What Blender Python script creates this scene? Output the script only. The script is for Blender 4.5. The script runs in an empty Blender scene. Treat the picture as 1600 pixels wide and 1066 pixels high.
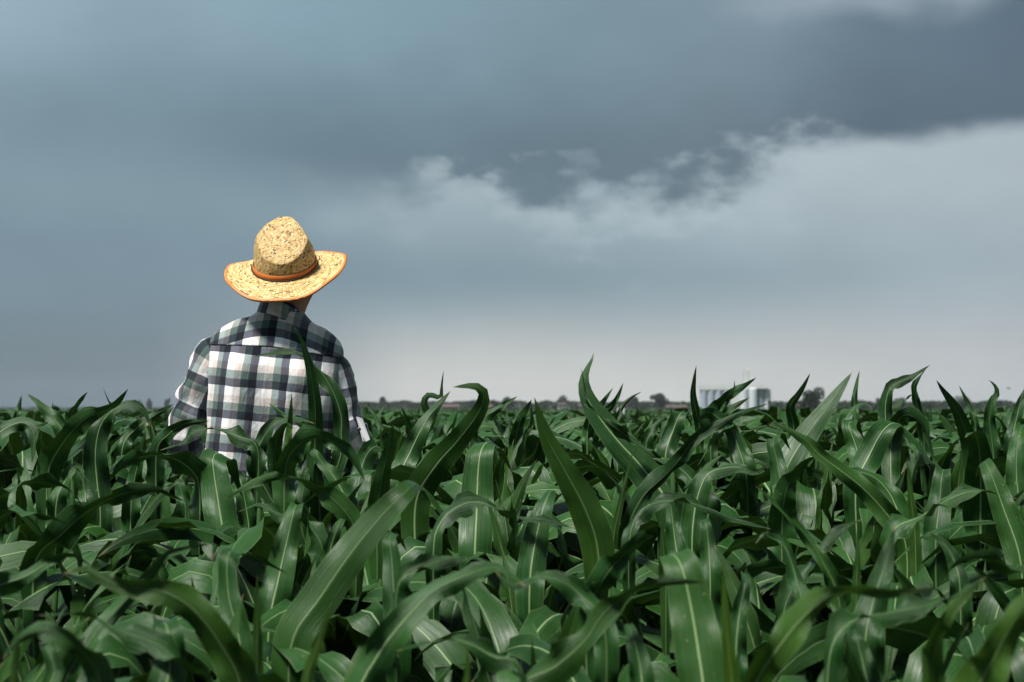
import bpy, math, random
import numpy as np
from mathutils import Vector, Matrix, noise as mnoise

random.seed(7)
rng = np.random.default_rng(7)
R = math.radians
scene = bpy.context.scene
col = scene.collection

# ------------------------------------------------------------------ camera
F = 2222.0                      # focal length in photo pixels (50 mm on 36 mm, 1600 px wide)
CAMZ = 1.25
HORIZON = 640.0
PITCH = math.atan((HORIZON - 533.0) / F)
cam_d = bpy.data.cameras.new("camera")
cam = bpy.data.objects.new("camera", cam_d)
col.objects.link(cam)
cam.location = (0, 0, CAMZ)
cam.rotation_euler = (R(90) + PITCH, 0, 0)
cam_d.lens = 50.0
cam_d.sensor_width = 36.0
cam_d.clip_start = 0.05
cam_d.clip_end = 20000
cam_d.dof.use_dof = True
cam_d.dof.focus_distance = 4.25
cam_d.dof.aperture_fstop = 5.4
scene.camera = cam

# ------------------------------------------------------------------ view and render settings
scene.view_settings.view_transform = 'Standard'
scene.view_settings.look = 'None'
scene.view_settings.gamma = 1.0
scene.view_settings.use_curve_mapping = False
EXPOSURE = 2.48
scene.view_settings.exposure = EXPOSURE
scene.render.engine = 'CYCLES'
scene.cycles.max_bounces = 6
scene.cycles.diffuse_bounces = 1
scene.cycles.glossy_bounces = 2
scene.cycles.transmission_bounces = 3
scene.cycles.transparent_max_bounces = 4
scene.cycles.volume_bounces = 0
scene.cycles.use_denoising = True


def lin(c):
    c = c / 255.0
    return c / 12.92 if c <= 0.04045 else ((c + 0.055) / 1.055) ** 2.4


def srgb(r, g, b):
    return (lin(r), lin(g), lin(b), 1.0)


# ------------------------------------------------------------------ node helper
class NT:
    def __init__(self, tree):
        self.t = tree
        self.n = tree.nodes
        self.l = tree.links

    def new(self, kind, **props):
        nd = self.n.new(kind)
        for k, v in props.items():
            setattr(nd, k, v)
        return nd

    def put(self, sock, val):
        if val is None:
            return
        if isinstance(val, bpy.types.NodeSocket):
            self.l.new(val, sock)
        else:
            sock.default_value = val

    def m(self, op, a, b=None, c=None, clamp=False):
        nd = self.new('ShaderNodeMath', operation=op, use_clamp=clamp)
        self.put(nd.inputs[0], a)
        self.put(nd.inputs[1], b)
        self.put(nd.inputs[2], c)
        return nd.outputs[0]

    def mr(self, v, a, b, c=0.0, d=1.0, smooth=True):
        nd = self.new('ShaderNodeMapRange')
        nd.interpolation_type = 'SMOOTHSTEP' if smooth else 'LINEAR'
        for i, x in enumerate((v, a, b, c, d)):
            self.put(nd.inputs[i], x)
        return nd.outputs[0]

    def mix(self, f, a, b, blend='MIX'):
        nd = self.new('ShaderNodeMix', data_type='RGBA', blend_type=blend)
        nd.clamp_factor = True
        self.put(nd.inputs[0], f)
        self.put(nd.inputs[6], a)
        self.put(nd.inputs[7], b)
        return nd.outputs[2]

    def ramp(self, fac, stops, interp='LINEAR'):
        nd = self.new('ShaderNodeValToRGB')
        cr = nd.color_ramp
        cr.interpolation = interp
        while len(cr.elements) > 1:
            cr.elements.remove(cr.elements[-1])
        cr.elements[0].position = stops[0][0]
        cr.elements[0].color = stops[0][1]
        for p, c in stops[1:]:
            e = cr.elements.new(p)
            e.color = c
        self.put(nd.inputs[0], fac)
        return nd.outputs[0]

    def xyz(self, x=0.0, y=0.0, z=0.0):
        nd = self.new('ShaderNodeCombineXYZ')
        self.put(nd.inputs[0], x)
        self.put(nd.inputs[1], y)
        self.put(nd.inputs[2], z)
        return nd.outputs[0]

    def sep(self, v):
        nd = self.new('ShaderNodeSeparateXYZ')
        self.put(nd.inputs[0], v)
        return nd.outputs

    def noise(self, vec, scale, detail=2.0, rough=0.5, dist=0.0):
        nd = self.new('ShaderNodeTexNoise')
        self.put(nd.inputs['Vector'], vec)
        nd.inputs['Scale'].default_value = scale
        nd.inputs['Detail'].default_value = detail
        nd.inputs['Roughness'].default_value = rough
        nd.inputs['Distortion'].default_value = dist
        return nd.outputs[0]

    def white(self, vec):
        nd = self.new('ShaderNodeTexWhiteNoise', noise_dimensions='2D')
        self.put(nd.inputs['Vector'], vec)
        return nd.outputs[0]

    def bump(self, h, strength=0.3, dist=0.01):
        nd = self.new('ShaderNodeBump')
        nd.inputs['Strength'].default_value = strength
        nd.inputs['Distance'].default_value = dist
        self.put(nd.inputs['Height'], h)
        return nd.outputs[0]


# ------------------------------------------------------------------ sun
SUN_DIR = Vector((-0.30, -0.37, 0.89)).normalized()      # towards the sun: behind the camera, high, a little left
sun_el = math.asin(SUN_DIR.z)
sun_az = math.atan2(SUN_DIR.x, SUN_DIR.y)
sd = bpy.data.lights.new("sun", 'SUN')
sd.energy = 1.5
sd.angle = R(12)
sd.color = (1.0, 0.965, 0.91)
sun = bpy.data.objects.new("sun", sd)
col.objects.link(sun)
sun.rotation_euler = SUN_DIR.to_track_quat('Z', 'Y').to_euler()
sun.location = (0, 0, 60)

# ------------------------------------------------------------------ world: storm sky over the plain
world = bpy.data.worlds.new("World")
scene.world = world
world.use_nodes = True
w = NT(world.node_tree)
for nd in list(w.n):
    w.n.remove(nd)
tc = w.new('ShaderNodeTexCoord')
dx, dy, dz = w.sep(tc.outputs['Generated'])
hyp = w.m('SQRT', w.m('ADD', w.m('MULTIPLY', dx, dx), w.m('MULTIPLY', dy, dy)))
hyp = w.m('MAXIMUM', hyp, 0.001)
saz = w.m('DIVIDE', dx, hyp)                       # sine of the bearing from straight ahead
el = w.m('DIVIDE', dz, hyp)                        # tangent of the elevation
elc = w.m('MINIMUM', w.m('MAXIMUM', el, -0.2), 3.0)
azn = w.mr(saz, -0.36, 0.36, 0.0, 1.0, smooth=False)
v_s = w.xyz(w.m('MULTIPLY', saz, 1.0), w.m('MULTIPLY', elc, 1.7), w.m('MULTIPLY', dy, 0.3))
n_big = w.m('SUBTRACT', w.noise(v_s, 3.2, 3, 0.5), 0.5)
n_mid = w.m('SUBTRACT', w.noise(v_s, 12.0, 3, 0.5, 0.0), 0.5)
n_fine = w.m('SUBTRACT', w.noise(v_s, 30.0, 4, 0.52, 0.0), 0.5)


def px2az(x):
    return (x - 800.0) / F


def az01(x):
    return (px2az(x) + 0.36) / 0.72


fc = w.new('ShaderNodeFloatCurve')
w.put(fc.inputs['Value'], azn)
edge_pts = [(0, 258), (200, 272), (400, 292), (510, 306), (600, 304), (700, 296), (790, 316), (880, 318), (960, 312),
            (1060, 308), (1150, 280), (1240, 238), (1400, 233), (1500, 228), (1600, 218)]
cv = fc.mapping.curves[0]
while len(cv.points) > 2:
    cv.points.remove(cv.points[1])
for i, (x, y) in enumerate(edge_pts):
    a, b = az01(x), (HORIZON - y) / F / 0.3
    if i == 0:
        cv.points[0].location = (0.0, b)
    elif i == len(edge_pts) - 1:
        cv.points[1].location = (1.0, b)
    else:
        cv.points.new(a, b)
fc.mapping.update()
edge = w.m('MULTIPLY', fc.outputs[0], 0.3)
ragged = w.m('MULTIPLY', w.mr(saz, -0.12, -0.02), w.mr(saz, 0.25, 0.18))
ragged = w.m('ADD', w.m('MULTIPLY', ragged, 0.85), 0.15)
disp = w.m('ADD', w.m('MULTIPLY', n_mid, w.m('MULTIPLY', ragged, 0.085)), w.m('MULTIPLY', n_fine, w.m('MULTIPLY', ragged, 0.085)))
dd_ = w.m('SUBTRACT', w.m('ADD', elc, disp), edge)
soft = w.ramp(azn, [(az01(0), (0.05, 0, 0, 1)), (az01(480), (0.022, 0, 0, 1)), (az01(720), (0.018, 0, 0, 1)),
                    (az01(1200), (0.016, 0, 0, 1)), (az01(1300), (0.009, 0, 0, 1)), (az01(1600), (0.010, 0, 0, 1))])
softv = w.sep(soft)[0]
deck = w.mr(w.m('DIVIDE', dd_, softv), -0.8, 1.3)
c_h = w.ramp(azn, [(az01(0), srgb(100, 119, 131)), (az01(250), srgb(106, 122, 134)), (az01(480), srgb(154, 160, 164)), (az01(640), srgb(197, 199, 197)),
                   (az01(1050), srgb(196, 198, 197)), (az01(1300), srgb(187, 190, 191)), (az01(1600), srgb(178, 183, 188))])
c_m = w.ramp(azn, [(az01(0), srgb(116, 138, 151)), (az01(500), srgb(119, 141, 153)), (az01(900), srgb(126, 147, 157)),
                   (az01(1250), srgb(143, 160, 169)), (az01(1600), srgb(160, 174, 182))])
c_u = w.ramp(azn, [(az01(0), srgb(124, 147, 157)), (az01(450), srgb(129, 151, 161)), (az01(690), srgb(156, 173, 180)),
                   (az01(1000), srgb(156, 173, 180)), (az01(1300), srgb(170, 183, 189)), (az01(1600), srgb(173, 185, 191))])
c_d0 = w.ramp(azn, [(az01(0), srgb(118, 141, 152)), (az01(450), srgb(106, 128, 139)), (az01(800), srgb(98, 118, 128)),
                    (az01(1150), srgb(98, 115, 125)), (az01(1350), srgb(82, 99, 111)), (az01(1600), srgb(86, 102, 114))])
c_d1 = w.ramp(azn, [(az01(0), srgb(152, 174, 187)), (az01(200), srgb(142, 166, 179)), (az01(500), srgb(130, 157, 169)), (az01(900), srgb(120, 144, 154)),
                    (az01(1200), srgb(122, 141, 152)), (az01(1370), srgb(98, 116, 128)), (az01(1600), srgb(88, 106, 119))])
eln = w.m('ADD', elc, w.m('MULTIPLY', n_big, 0.035))
below = w.mix(w.mr(eln, 0.012, 0.098), c_h, c_m)
below = w.mix(w.mr(eln, 0.085, 0.155), below, c_u)
deckc = w.mix(w.mr(w.m('ADD', w.m('SUBTRACT', eln, 0.165), w.m('MULTIPLY', n_mid, 0.03)), 0.005, 0.13), c_d0, c_d1)
skyc = w.mix(deck, below, deckc)
# bright puffs where the torn edge of the deck lets light through
v_p = w.xyz(w.m('ADD', saz, 3.7), w.m('MULTIPLY', elc, 1.5), 1.3)
puff = w.mr(w.noise(v_p, 17.0, 5, 0.55), 0.47, 0.66)
band = w.m('MULTIPLY', w.mr(dd_, -0.055, -0.006), w.mr(dd_, 0.022, 0.004))
puff = w.m('MULTIPLY', w.m('MULTIPLY', puff, band), w.m('MULTIPLY', w.mr(saz, -0.20, 0.0), w.mr(saz, 0.30, 0.20)))
skyc = w.mix(w.m('MULTIPLY', puff, 0.5), skyc, srgb(180, 193, 199))
# pale rift in the deck towards the upper right
rift = w.m('MULTIPLY', w.mr(w.m('ADD', elc, w.m('MULTIPLY', n_mid, 0.05)), 0.262, 0.285), w.m('MULTIPLY', w.mr(saz, 0.12, 0.22), w.mr(w.m('ADD', saz, w.m('MULTIPLY', n_mid, 0.08)), 0.335, 0.315)))
rift = w.m('MULTIPLY', rift, w.mr(elc, 0.5, 0.32))
skyc = w.mix(w.m('MULTIPLY', rift, 0.6), skyc, srgb(158, 172, 181))
mod = w.m('ADD', 1.0, w.m('ADD', w.m('MULTIPLY', n_big, 0.22), w.m('ADD', w.m('MULTIPLY', n_mid, 0.16), w.m('MULTIPLY', n_fine, 0.05))))
gain = w.m('MULTIPLY', mod, 1.0 / (2 ** EXPOSURE))
sc = w.new('ShaderNodeVectorMath', operation='SCALE')
w.put(sc.inputs[0], skyc)
w.put(sc.inputs['Scale'], gain)
sky = w.new('ShaderNodeTexSky', sky_type='NISHITA')
sky.sun_disc = False
sky.sun_elevation = sun_el
sky.sun_rotation = sun_az
bg_c = w.new('ShaderNodeBackground')
w.put(bg_c.inputs[0], sc.outputs[0])
bg_s = w.new('ShaderNodeBackground')
w.put(bg_s.inputs[0], sky.outputs[0])
bg_s.inputs[1].default_value = 0.05
mx = w.new('ShaderNodeMixShader')
mx.inputs[0].default_value = 0.97                 # the cloud deck hides nearly all of the clear sky
w.l.new(bg_s.outputs[0], mx.inputs[1])
w.l.new(bg_c.outputs[0], mx.inputs[2])
wo = w.new('ShaderNodeOutputWorld')
w.l.new(mx.outputs[0], wo.inputs[0])

# ------------------------------------------------------------------ pixel helper: a point of the photo at a depth becomes a place in the field
cP, sP = math.cos(PITCH), math.sin(PITCH)


def at(x, y, d):
    u = (x - 800.0) / F * d
    v = -(y - 533.0) / F * d
    return np.array((u, d * cP - v * sP, CAMZ + d * sP + v * cP))


# ------------------------------------------------------------------ object helpers
def mesh_obj(name, verts, faces, mat, parent=None, uv=None, smooth=True, attrs=None, link=True):
    me = bpy.data.meshes.new(name)
    me.from_pydata([tuple(map(float, v)) for v in verts], [], faces)
    if uv is not None:
        ul = me.uv_layers.new(name="UVMap")
        idx = np.empty(len(me.loops), dtype=np.int32)
        me.loops.foreach_get("vertex_index", idx)
        ul.data.foreach_set("uv", np.asarray(uv, dtype=np.float32)[idx].ravel())
    if attrs:
        for k, v in attrs.items():
            a = me.attributes.new(k, 'FLOAT', 'POINT')
            a.data.foreach_set("value", np.asarray(v, dtype=np.float32))
    if smooth:
        me.polygons.foreach_set("use_smooth", [True] * len(me.polygons))
    if mat:
        me.materials.append(mat)
    me.update()
    ob = bpy.data.objects.new(name, me)
    if link:
        col.objects.link(ob)
    if parent:
        ob.parent = parent
    return ob


def empty(name, loc, label=None, cat=None, group=None):
    o = bpy.data.objects.new(name, None)
    o.empty_display_size = 0.1
    o.location = tuple(float(c) for c in loc)
    col.objects.link(o)
    if label:
        o['label'] = label
    if cat:
        o['category'] = cat
    if group:
        o['group'] = group
    return o


def grid_faces(n, m, wrap=False):
    """n rows of m verts"""
    fs = []
    for i in range(n - 1):
        for j in range(m if wrap else m - 1):
            j2 = (j + 1) % m
            fs.append((i * m + j, i * m + j2, (i + 1) * m + j2, (i + 1) * m + j))
    return fs


def catmull(P, n):
    P = np.asarray(P, float)
    if len(P) == 2:
        t = np.linspace(0, 1, n)[:, None]
        return P[0] * (1 - t) + P[1] * t
    ext = np.vstack([2 * P[0] - P[1], P, 2 * P[-1] - P[-2]])
    out = []
    for i in range(1, len(ext) - 2):
        p0, p1, p2, p3 = ext[i - 1:i + 3]
        for t in np.linspace(0, 1, 12, endpoint=False):
            out.append(0.5 * ((2 * p1) + (-p0 + p2) * t + (2 * p0 - 5 * p1 + 4 * p2 - p3) * t * t + (-p0 + 3 * p1 - 3 * p2 + p3) * t ** 3))
    out.append(P[-1])
    out = np.array(out)
    seg = np.linalg.norm(np.diff(out[:, :3], axis=0), axis=1)
    s = np.concatenate([[0], np.cumsum(seg)])
    q = np.linspace(0, s[-1], n)
    return np.stack([np.interp(q, s, out[:, k]) for k in range(out.shape[1])], axis=1)


def unit(v):
    return v / max(1e-9, np.linalg.norm(v))


def rot_about(v, ax, a):
    return v * math.cos(a) + np.cross(ax, v) * math.sin(a) + ax * np.dot(ax, v) * (1 - math.cos(a))


def tube(path, radii, m=12, cap=True):
    P = np.asarray(path, float)
    n = len(P)
    T = np.gradient(P, axis=0)
    T = np.array([unit(t) for t in T])
    ref = np.array((0, 1.0, 0)) if abs(T[0][1]) < 0.9 else np.array((1.0, 0, 0))
    W = unit(np.cross(T[0], ref))
    V = []
    for i in range(n):
        W = unit(W - T[i] * np.dot(W, T[i]))
        B = np.cross(T[i], W)
        for j in range(m):
            a = 2 * math.pi * j / m
            V.append(P[i] + radii[i] * (math.cos(a) * W + math.sin(a) * B))
    Fs = grid_faces(n, m, True)
    if cap:
        V.append(P[0]); V.append(P[-1])
        a, b = len(V) - 2, len(V) - 1
        for j in range(m):
            Fs.append((a, (j + 1) % m, j))
            Fs.append((b, (n - 1) * m + j, (n - 1) * m + (j + 1) % m))
    return V, Fs


def bsdf(name, color=(0.5, 0.5, 0.5, 1), rough=0.7, spec=0.3):
    mt = bpy.data.materials.new(name)
    mt.use_nodes = True
    t = NT(mt.node_tree)
    b = t.n['Principled BSDF']
    b.inputs['Base Color'].default_value = color
    b.inputs['Roughness'].default_value = rough
    b.inputs['Specular IOR Level'].default_value = spec
    return mt, t, b


# ------------------------------------------------------------------ materials
def leaf_material():
    mt, t, b = bsdf("corn_leaf", rough=0.45, spec=0.26)
    uvn = t.new('ShaderNodeUVMap')
    u, v, _ = t.sep(uvn.outputs[0])
    au = t.m('ABSOLUTE', t.m('MULTIPLY', t.m('SUBTRACT', u, 0.5), 2.0))
    at_r = t.new('ShaderNodeAttribute', attribute_name='tint')
    at_y = t.new('ShaderNodeAttribute', attribute_name='young')
    oi = t.new('ShaderNodeObjectInfo')
    rnd = t.m('FRACT', t.m('ADD', at_r.outputs['Fac'], oi.outputs['Random']))
    geo = t.new('ShaderNodeNewGeometry')
    pos = geo.outputs['Position']
    c = t.ramp(rnd, [(0.0, (0.0040, 0.025, 0.0030, 1)), (0.5, (0.0072, 0.039, 0.0052, 1)), (1.0, (0.015, 0.058, 0.010, 1))])
    c = t.mix(at_y.outputs['Fac'], c, (0.055, 0.118, 0.008, 1))
    blot = t.noise(pos, 26.0, 3, 0.6)
    c = t.mix(t.mr(blot, 0.35, 0.75, 0.0, 0.4), c, (0.021, 0.060, 0.013, 1))
    # fine parallel veins
    vv = t.xyz(t.m('MULTIPLY', u, 42.0), t.m('MULTIPLY', v, 1.2), t.m('MULTIPLY', rnd, 7.0))
    vein = t.noise(vv, 1.0, 2, 0.7)
    c = t.mix(t.mr(vein, 0.5, 0.68, 0.0, 0.45), c, (0.036, 0.080, 0.026, 1))
    c = t.mix(t.mr(vein, 0.47, 0.30, 0.0, 0.40), c, (0.004, 0.022, 0.004, 1))
    # pale margin and midrib
    edge_m = t.mr(au, 0.955, 0.99)
    c = t.mix(t.m('MULTIPLY', edge_m, 0.55), c, (0.10, 0.16, 0.06, 1))
    wid = t.mr(v, 0.0, 1.0, 0.092, 0.026, smooth=False)
    rib = t.mr(t.m('DIVIDE', au, wid), 1.15, 0.55)
    ribs = t.m('MULTIPLY', t.m('MULTIPLY', rib, t.mr(v, 1.0, 0.75, 0.2, 0.9)), t.mr(t.m('FRACT', t.m('MULTIPLY', rnd, 7.31)), 0.15, 0.8, 0.45, 1.0))
    c = t.mix(ribs, c, (0.19, 0.28, 0.12, 1))
    dry = t.noise(t.xyz(t.m('MULTIPLY', u, 2.6), t.m('MULTIPLY', v, 3.0), t.m('MULTIPLY', rnd, 37.0)), 1.0, 5, 0.65)
    c = t.mix(t.m('MULTIPLY', t.mr(dry, 0.60, 0.76), t.mr(au, 0.15, 0.9, 0.05, 0.4)), c, (0.085, 0.095, 0.020, 1))
    # few dry or bitten specks
    sp = t.noise(pos, 95.0, 1, 0.5)
    c = t.mix(t.mr(sp, 0.76, 0.79, 0.0, 0.6), c, (0.17, 0.17, 0.07, 1))
    c = t.mix(t.mr(t.m('ADD', v, t.m('MULTIPLY', blot, 0.04)), 0.985, 1.01, 0.0, 0.7), c, (0.16, 0.12, 0.05, 1))
    t.put(b.inputs['Base Color'], c)
    t.put(b.inputs['Roughness'], t.mr(blot, 0.3, 0.7, 0.36, 0.48))
    h = t.m('ADD', t.m('MULTIPLY', vein, 0.6), t.m('MULTIPLY', rib, -0.8))
    t.put(b.inputs['Normal'], t.bump(h, 0.7, 0.0030))
    tr = t.new('ShaderNodeBsdfTranslucent')
    tcn = t.mix(0.35, c, (0.07, 0.18, 0.010, 1))
    t.put(tr.inputs[0], tcn)
    ms = t.new('ShaderNodeMixShader')
    t.put(ms.inputs[0], t.m('ADD', 0.07, t.m('MULTIPLY', at_y.outputs['Fac'], 0.26)))
    t.l.new(b.outputs[0], ms.inputs[1])
    t.l.new(tr.outputs[0], ms.inputs[2])
    out = [n for n in t.n if n.type == 'OUTPUT_MATERIAL'][0]
    t.l.new(ms.outputs[0], out.inputs[0])
    return mt


def stalk_material():
    mt, t, b = bsdf("corn_stalk", rough=0.8, spec=0.12)
    geo = t.new('ShaderNodeNewGeometry')
    n = t.noise(geo.outputs['Position'], 18, 3)
    t.put(b.inputs['Base Color'], t.mix(n, (0.012, 0.040, 0.008, 1), (0.024, 0.058, 0.014, 1)))
    return mt


def soil_material():
    mt, t, b = bsdf("soil", rough=0.95, spec=0.1)
    geo = t.new('ShaderNodeNewGeometry')
    n = t.noise(geo.outputs['Position'], 3.0, 6, 0.65)
    c = t.ramp(n, [(0.3, (0.035, 0.024, 0.016, 1)), (0.7, (0.085, 0.062, 0.043, 1))])
    t.put(b.inputs['Base Color'], c)
    t.put(b.inputs['Normal'], t.bump(t.noise(geo.outputs['Position'], 14, 5), 0.8, 0.05))
    return mt


def plaid_material(name, u0, v0, pu=0.0995, pv=0.105):
    mt, t, b = bsdf(name, rough=0.9, spec=0.12)
    uvn = t.new('ShaderNodeUVMap')
    u, v, _ = t.sep(uvn.outputs[0])
    geo = t.new('ShaderNodeNewGeometry')
    wob = t.m('MULTIPLY', t.m('SUBTRACT', t.noise(t.xyz(u, v), 9.0, 2), 0.5), 0.010)
    wob2 = t.m('MULTIPLY', t.m('SUBTRACT', t.noise(t.xyz(v, u), 8.0, 2), 0.5), 0.012)
    fu = t.m('FRACT', t.m('ADD', t.m('DIVIDE', t.m('SUBTRACT', t.m('ADD', u, wob), u0), pu), 0.875 + 40))
    fv = t.m('FRACT', t.m('ADD', t.m('DIVIDE', t.m('SUBTRACT', v0, t.m('ADD', v, wob2)), pv), 0.875 + 40))
    W_ = (0.80, 0.80, 0.81, 1); B_ = (0.55, 0.475, 0.44, 1); G_ = (0.062, 0.098, 0.090, 1); N_ = (0.006, 0.0075, 0.014, 1)
    e = 0.008
    st = [(0.0, N_), (e, W_), (0.27, W_), (0.27 + 2 * e, B_), (0.5, B_), (0.5 + 2 * e, G_), (0.74, G_), (0.74 + 2 * e, N_), (1.0, N_)]
    cu = t.ramp(fu, st)
    cv_ = t.ramp(fv, st)
    mul = t.mix(1.0, cu, cv_, 'MULTIPLY')
    g = t.new('ShaderNodeGamma'); t.put(g.inputs[0], mul); g.inputs[1].default_value = 0.5
    am = t.mix(0.5, cu, cv_)
    c = t.mix(0.10, g.outputs[0], am)
    # threads and slub
    th = t.noise(t.xyz(t.m('MULTIPLY', u, 900.0), t.m('MULTIPLY', v, 60.0)), 1.0, 1)
    th2 = t.noise(t.xyz(t.m('MULTIPLY', u, 60.0), t.m('MULTIPLY', v, 900.0)), 1.0, 1)
    tt = t.m('ADD', th, th2)
    k = t.mr(tt, 0.6, 1.4, 0.80, 1.12, smooth=False)
    vm = t.new('ShaderNodeVectorMath', operation='SCALE')
    t.put(vm.inputs[0], c); t.put(vm.inputs['Scale'], k)
    t.put(b.inputs['Base Color'], vm.outputs[0])
    wr = t.noise(t.xyz(t.m('MULTIPLY', u, 34.0), t.m('MULTIPLY', v, 13.0)), 1.0, 4, 0.6, 0.8)
    t.put(b.inputs['Normal'], t.bump(t.m('ADD', wr, t.m('MULTIPLY', tt, 0.05)), 0.45, 0.012))
    b.inputs['Sheen Weight'].default_value = 0.15
    return mt


def straw_material(name, diag, su=0.0062, sv=0.0062):
    """basket weave of pale straw with brown flecks; UV in metres"""
    mt, t, b = bsdf(name, rough=0.55, spec=0.35)
    uvn = t.new('ShaderNodeUVMap')
    u, v, _ = t.sep(uvn.outputs[0])
    if diag:
        a = t.m('MULTIPLY', t.m('ADD', u, v), 0.7071)
        c_ = t.m('MULTIPLY', t.m('SUBTRACT', v, u), 0.7071)
    else:
        a, c_ = u, v
    A = t.m('DIVIDE', a, su)
    B = t.m('DIVIDE', c_, sv)
    fa, fb = t.m('FLOOR', A), t.m('FLOOR', B)
    par = t.m('MODULO', t.m('ADD', t.m('ADD', fa, fb), 1000.0), 2.0)
    # twin strands: two cells run along a, two along b
    fa2 = t.m('FLOOR', t.m('ADD', t.m('MULTIPLY', A, 0.5), t.m('MULTIPLY', par, 0.0)))
    r1 = t.white(t.xyz(fa, fb))
    r2 = t.white(t.xyz(t.m('ADD', fa, 31.0), t.m('ADD', fb, 7.0)))
    base = t.ramp(r1, [(0.0, (0.36, 0.205, 0.060, 1)), (0.35, (0.55, 0.36, 0.13, 1)), (0.7, (0.64, 0.455, 0.20, 1)), (1.0, (0.72, 0.56, 0.30, 1))])
    geo = t.new('ShaderNodeNewGeometry')
    base = t.mix(t.mr(t.noise(t.xyz(u, v), 30, 2), 0.5, 0.75, 0, 0.35), base, (0.40, 0.23, 0.075, 1))
    fr_a = t.m('FRACT', A); fr_b = t.m('FRACT', B)
    ea = t.m('ABSOLUTE', t.m('SUBTRACT', fr_a, 0.5)); eb = t.m('ABSOLUTE', t.m('SUBTRACT', fr_b, 0.5))
    gap = t.m('MAXIMUM', t.mr(ea, 0.36, 0.5), t.mr(eb, 0.36, 0.5))
    base = t.mix(t.m('MULTIPLY', gap, 0.45), base, (0.22, 0.125, 0.035, 1))
    fleck = t.m('GREATER_THAN', r2, 0.945)
    inner = t.m('MULTIPLY', t.mr(eb, 0.46, 0.30), 1.0)
    base = t.mix(t.m('MULTIPLY', fleck, t.m('MULTIPLY', inner, 0.9)), base, (0.030, 0.016, 0.008, 1))
    t.put(b.inputs['Base Color'], base)
    strand = t.mix(par, t.xyz(fr_a, fr_a, fr_a), t.xyz(fr_b, fr_b, fr_b))
    h = t.m('ADD', t.m('MULTIPLY', gap, -1.0), t.m('MULTIPLY', t.m('PINGPONG', t.sep(strand)[0], 0.5), 0.8))
    t.put(b.inputs['Normal'], t.bump(h, 0.7, 0.0018))
    return mt


M_LEAF = leaf_material()
M_STALK = stalk_material()
M_SOIL = soil_material()

# ------------------------------------------------------------------ ground
gv = [(-760, -70, 0), (760, -70, 0), (760, 1280, 0), (-760, 1280, 0)]
g_ob = mesh_obj("ground", gv, [(0, 1, 2, 3)], M_SOIL, smooth=False)
g_ob['kind'] = 'structure'

# ------------------------------------------------------------------ corn leaves
US = np.array((-1.0, -0.62, -0.22, 0.0, 0.22, 0.62, 1.0))


def width_profile(t, base=0.55, peak=0.42):
    up = base + (1 - base) * np.sin(np.clip(t / peak, 0, 1) * math.pi / 2)
    dn = np.clip(1 - ((t - peak) / (1 - peak)) ** 1.35, 0, 1) ** 0.85
    return np.where(t < peak, up, dn) + 0.004


def leaf_arrays(C, W, width, wave=0.012, keel=0.25, prof=(0.55, 0.42), us=US, seed=0):
    """C: n x 3 centreline, W: n x 3 across direction, width: full width in metres"""
    r = random.Random(seed)
    n = len(C)
    t = np.linspace(0, 1, n)
    T = np.gradient(C, axis=0)
    T = T / np.maximum(1e-9, np.linalg.norm(T, axis=1))[:, None]
    W = W - T * np.sum(W * T, axis=1)[:, None]
    W = W / np.maximum(1e-9, np.linalg.norm(W, axis=1))[:, None]
    Nn = np.cross(W, T)
    hw = width_profile(t, *prof) * width * 0.5
    k1, k2 = r.uniform(2.2, 4.0), r.uniform(2.2, 4.0)
    p1, p2 = r.uniform(0, 6.3), r.uniform(0, 6.3)
    env = np.sin(np.clip(t * 1.08, 0, 1) * math.pi) ** 0.7
    V, UV = [], []
    for i in range(n):
        fold = keel * (1.0 - 0.75 * t[i])
        for u in us:
            s = abs(u)
            wv = wave * env[i] * s ** 1.6 * math.sin(2 * math.pi * (k1 if u > 0 else k2) * t[i] + (p1 if u > 0 else p2))
            wv += wave * 0.35 * env[i] * s ** 3 * math.sin(2 * math.pi * (9 if u > 0 else 8) * t[i] + p2)
            lift = fold * s * hw[i] + wv
            if u == 0.0:
                lift -= 0.0016 * (1 - t[i])
            V.append(C[i] + W[i] * u * hw[i] * math.cos(fold * 0.8) + Nn[i] * lift)
            UV.append((0.5 + 0.5 * u, t[i]))
    return np.array(V), grid_faces(n, len(us)), np.array(UV)


def leaf_mesh(name, V, Fs, UV, tint, young):
    n = len(V)
    ob = mesh_obj(name, V, Fs, M_LEAF, uv=UV, attrs={'tint': np.full(n, tint), 'young': np.full(n, young)}, link=False)
    me = ob.data
    bpy.data.objects.remove(ob)
    return me


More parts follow.
